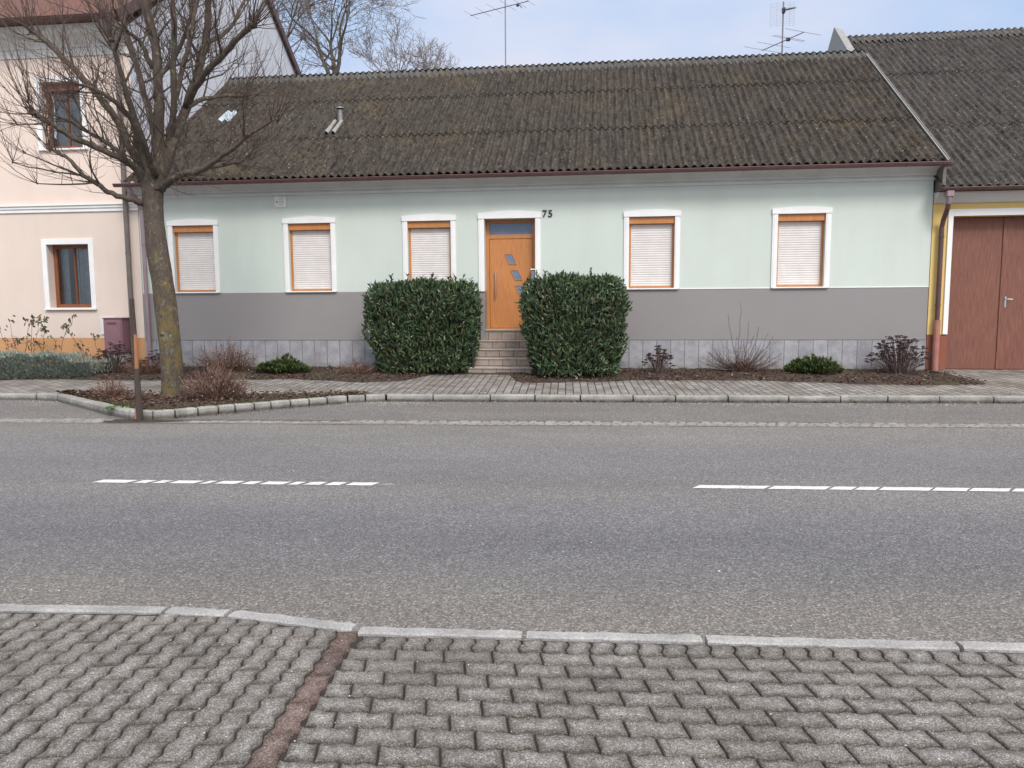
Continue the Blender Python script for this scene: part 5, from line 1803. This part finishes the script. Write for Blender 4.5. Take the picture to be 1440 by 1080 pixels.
# weeds
wd = thing('weed_patch', 'small bright green weeds inside the front point of the island', 'plant', (-6.95, 10.95, .1))
m1 = MB(); random.seed(81)
for c in range(7):
    cx, cy, _ = RF(-6.95+U(-.28, .25), 11.45+U(-.18, .12))
    for k in range(34):
        a = U(0, 6.28); m1.leaf((cx+U(-.05, .05), cy+U(-.05, .05), .115), (math.cos(a), math.sin(a), U(.3, 1.2)), (0, 0, 1), U(.03, .07), U(.012, .022), R(), .2, .5)
m1.build('foliage', M['weed'], wd)
wd.location = (wd.location.x, wd.location.y, wd.location.z)

# ------------------------------------------------------------------ broken wooden stake
sk = thing('wooden_stake', 'broken dark wooden stake with split orange section at the kerb corner', 'post', (-6.89, 10.48, .0))
sb = Vector((-6.90, 10.49, -.02))
random.seed(91)
def stake_seg(mb, p0, p1, r0, r1, n=12, half=False, rag=0):
    pts0 = []
    for k in range(n):
        a = 2*math.pi*k/n
        rr = .86+.08*math.sin(3*a)+.05*math.sin(7*a)
        if half and math.cos(a) > .2: rr *= .35
        pts0.append((math.cos(a)*rr, math.sin(a)*rr))
    m = 7
    prev = None
    for s in range(m+1):
        c = p0.lerp(p1, s/m); r = r0+(r1-r0)*s/m
        ring = [mb.vert(c+Vector((x*r*U(.95, 1.05), y*r*U(.95, 1.05), (rag*U(-1, 1) if s == m else 0)))) for x, y in pts0]
        if prev:
            for k in range(n): mb.face((prev[k], prev[(k+1) % n], ring[(k+1) % n], ring[k]))
        prev = ring
    mb.face(prev)
top = Vector((-6.885, 10.46, 1.83))
mb = MB()
stake_seg(mb, sb, sb.lerp(top, .44), .062, .045)
stake_seg(mb, sb.lerp(top, .43)+Vector((-.028, .012, 0)), sb.lerp(top, .72)+Vector((-.022, .012, 0)), .026, .030)
stake_seg(mb, sb.lerp(top, .70)+Vector((-.012, 0, 0)), top+Vector((-.012, 0, 0)), .048, .036, rag=.02)
mb.build('weathered_wood', M['stake'], sk)
mb = MB()
stake_seg(mb, sb.lerp(top, .435)+Vector((.006, -.006, 0)), sb.lerp(top, .715)+Vector((.014, -.006, 0)), .034, .030)
mb.build('split_wood', M['freshwood'], sk)
mb = MB()
stake_seg(mb, sb+Vector((-.03, -.035, .06)), sb+Vector((-.025, -.03, .26)), .026, .012)
mb.build('chipped_foot', M['freshwood'], sk)

# ------------------------------------------------------------------ camera, light, world
cam = bpy.data.cameras.new('camera')
co = bpy.data.objects.new('camera', cam); COL.objects.link(co)
f, pi_, ya, ro = 1060.0, rad(5.857), rad(4.0875+2.714), rad(-.336)
fw = Vector((-math.sin(ya)*math.cos(pi_), math.cos(ya)*math.cos(pi_), -math.sin(pi_)))
r_ = Vector((math.cos(ya), math.sin(ya), 0)); u_ = r_.cross(fw)
r2_ = r_*math.cos(ro)+u_*math.sin(ro); u2_ = -r_*math.sin(ro)+u_*math.cos(ro)
mat = Matrix((r2_, u2_, -fw)).transposed().to_4x4()
mat.translation = Vector((0, 0, 1.68))
co.matrix_world = mat
cam.sensor_fit = 'HORIZONTAL'; cam.sensor_width = 36; cam.lens = 36*f/1440
cam.clip_start = .05; cam.clip_end = 3000
scene.camera = co

SUN_AZ, SUN_EL = rad(152), rad(44)      # behind the camera, a little right
sd = Vector((math.sin(SUN_AZ)*math.cos(SUN_EL), math.cos(SUN_AZ)*math.cos(SUN_EL), math.sin(SUN_EL)))
sun = bpy.data.lights.new('sun', 'SUN'); sun.energy = 2.2; sun.angle = rad(18); sun.color = (1, .96, .925)
so = bpy.data.objects.new('sun', sun); COL.objects.link(so)
so.rotation_euler = sd.to_track_quat('Z', 'Y').to_euler()
so.location = (0, 0, 30)

w = bpy.data.worlds.new('World'); scene.world = w; w.use_nodes = True
nt = w.node_tree
bg = nt.nodes['Background']
sky = nt.nodes.new('ShaderNodeTexSky'); sky.sky_type = 'NISHITA'; sky.sun_disc = False
sky.sun_elevation = SUN_EL; sky.sun_rotation = SUN_AZ
sky.air_density = 1.2; sky.dust_density = 2.0
tc = nt.nodes.new('ShaderNodeTexCoord')
mp = nt.nodes.new('ShaderNodeMapping'); mp.inputs['Scale'].default_value = (1, 1, 2.4)
nt.links.new(tc.outputs['Generated'], mp.inputs['Vector'])
nz = noise(nt, mp.outputs[0], 2.1, 5, .5)
cl = ramp(nt, nz, [(.36, g3(0)), (.60, g3(1))])
sx = nt.nodes.new('ShaderNodeSeparateXYZ'); nt.links.new(tc.outputs['Generated'], sx.inputs[0])
# cloud deck: brighter overhead and around the hidden sun
dt = nt.nodes.new('ShaderNodeVectorMath'); dt.operation = 'DOT_PRODUCT'; dt.inputs[1].default_value = sd
nt.links.new(tc.outputs['Generated'], dt.inputs[0])
gl = math_(nt, 'POWER', math_(nt, 'MAXIMUM', dt.outputs['Value'], 0), 2.0)
br = math_(nt, 'ADD', math_(nt, 'ADD', math_(nt, 'MULTIPLY', math_(nt, 'MAXIMUM', sx.outputs['Z'], 0), .35), .90), math_(nt, 'MULTIPLY', gl, 1.1))
cloudc = mix(nt, cl, (4.6, 6.2, 8.9), (7.3, 7.6, 9.0))
zz = ramp(nt, math_(nt, 'ADD', sx.outputs['Z'], math_(nt, 'MULTIPLY', gl, .6)), [(.38, g3(0)), (.75, g3(1))])
cloudc = mix(nt, zz, cloudc, (7.75, 7.65, 7.7))
cb = nt.nodes.new('ShaderNodeVectorMath'); cb.operation = 'SCALE'
nt.links.new(cloudc, cb.inputs[0]); nt.links.new(br, cb.inputs['Scale'])
final = mix(nt, .88, sky.outputs[0], cb.outputs[0])
nt.links.new(final, bg.inputs['Color']); bg.inputs['Strength'].default_value = .096

vs = scene.view_settings
vs.view_transform = 'Standard'; vs.look = 'None'; vs.exposure = 0.17; vs.gamma = 1
scene.render.engine = 'CYCLES'
for o in scene.objects:
    if '_org' in o: del o['_org']
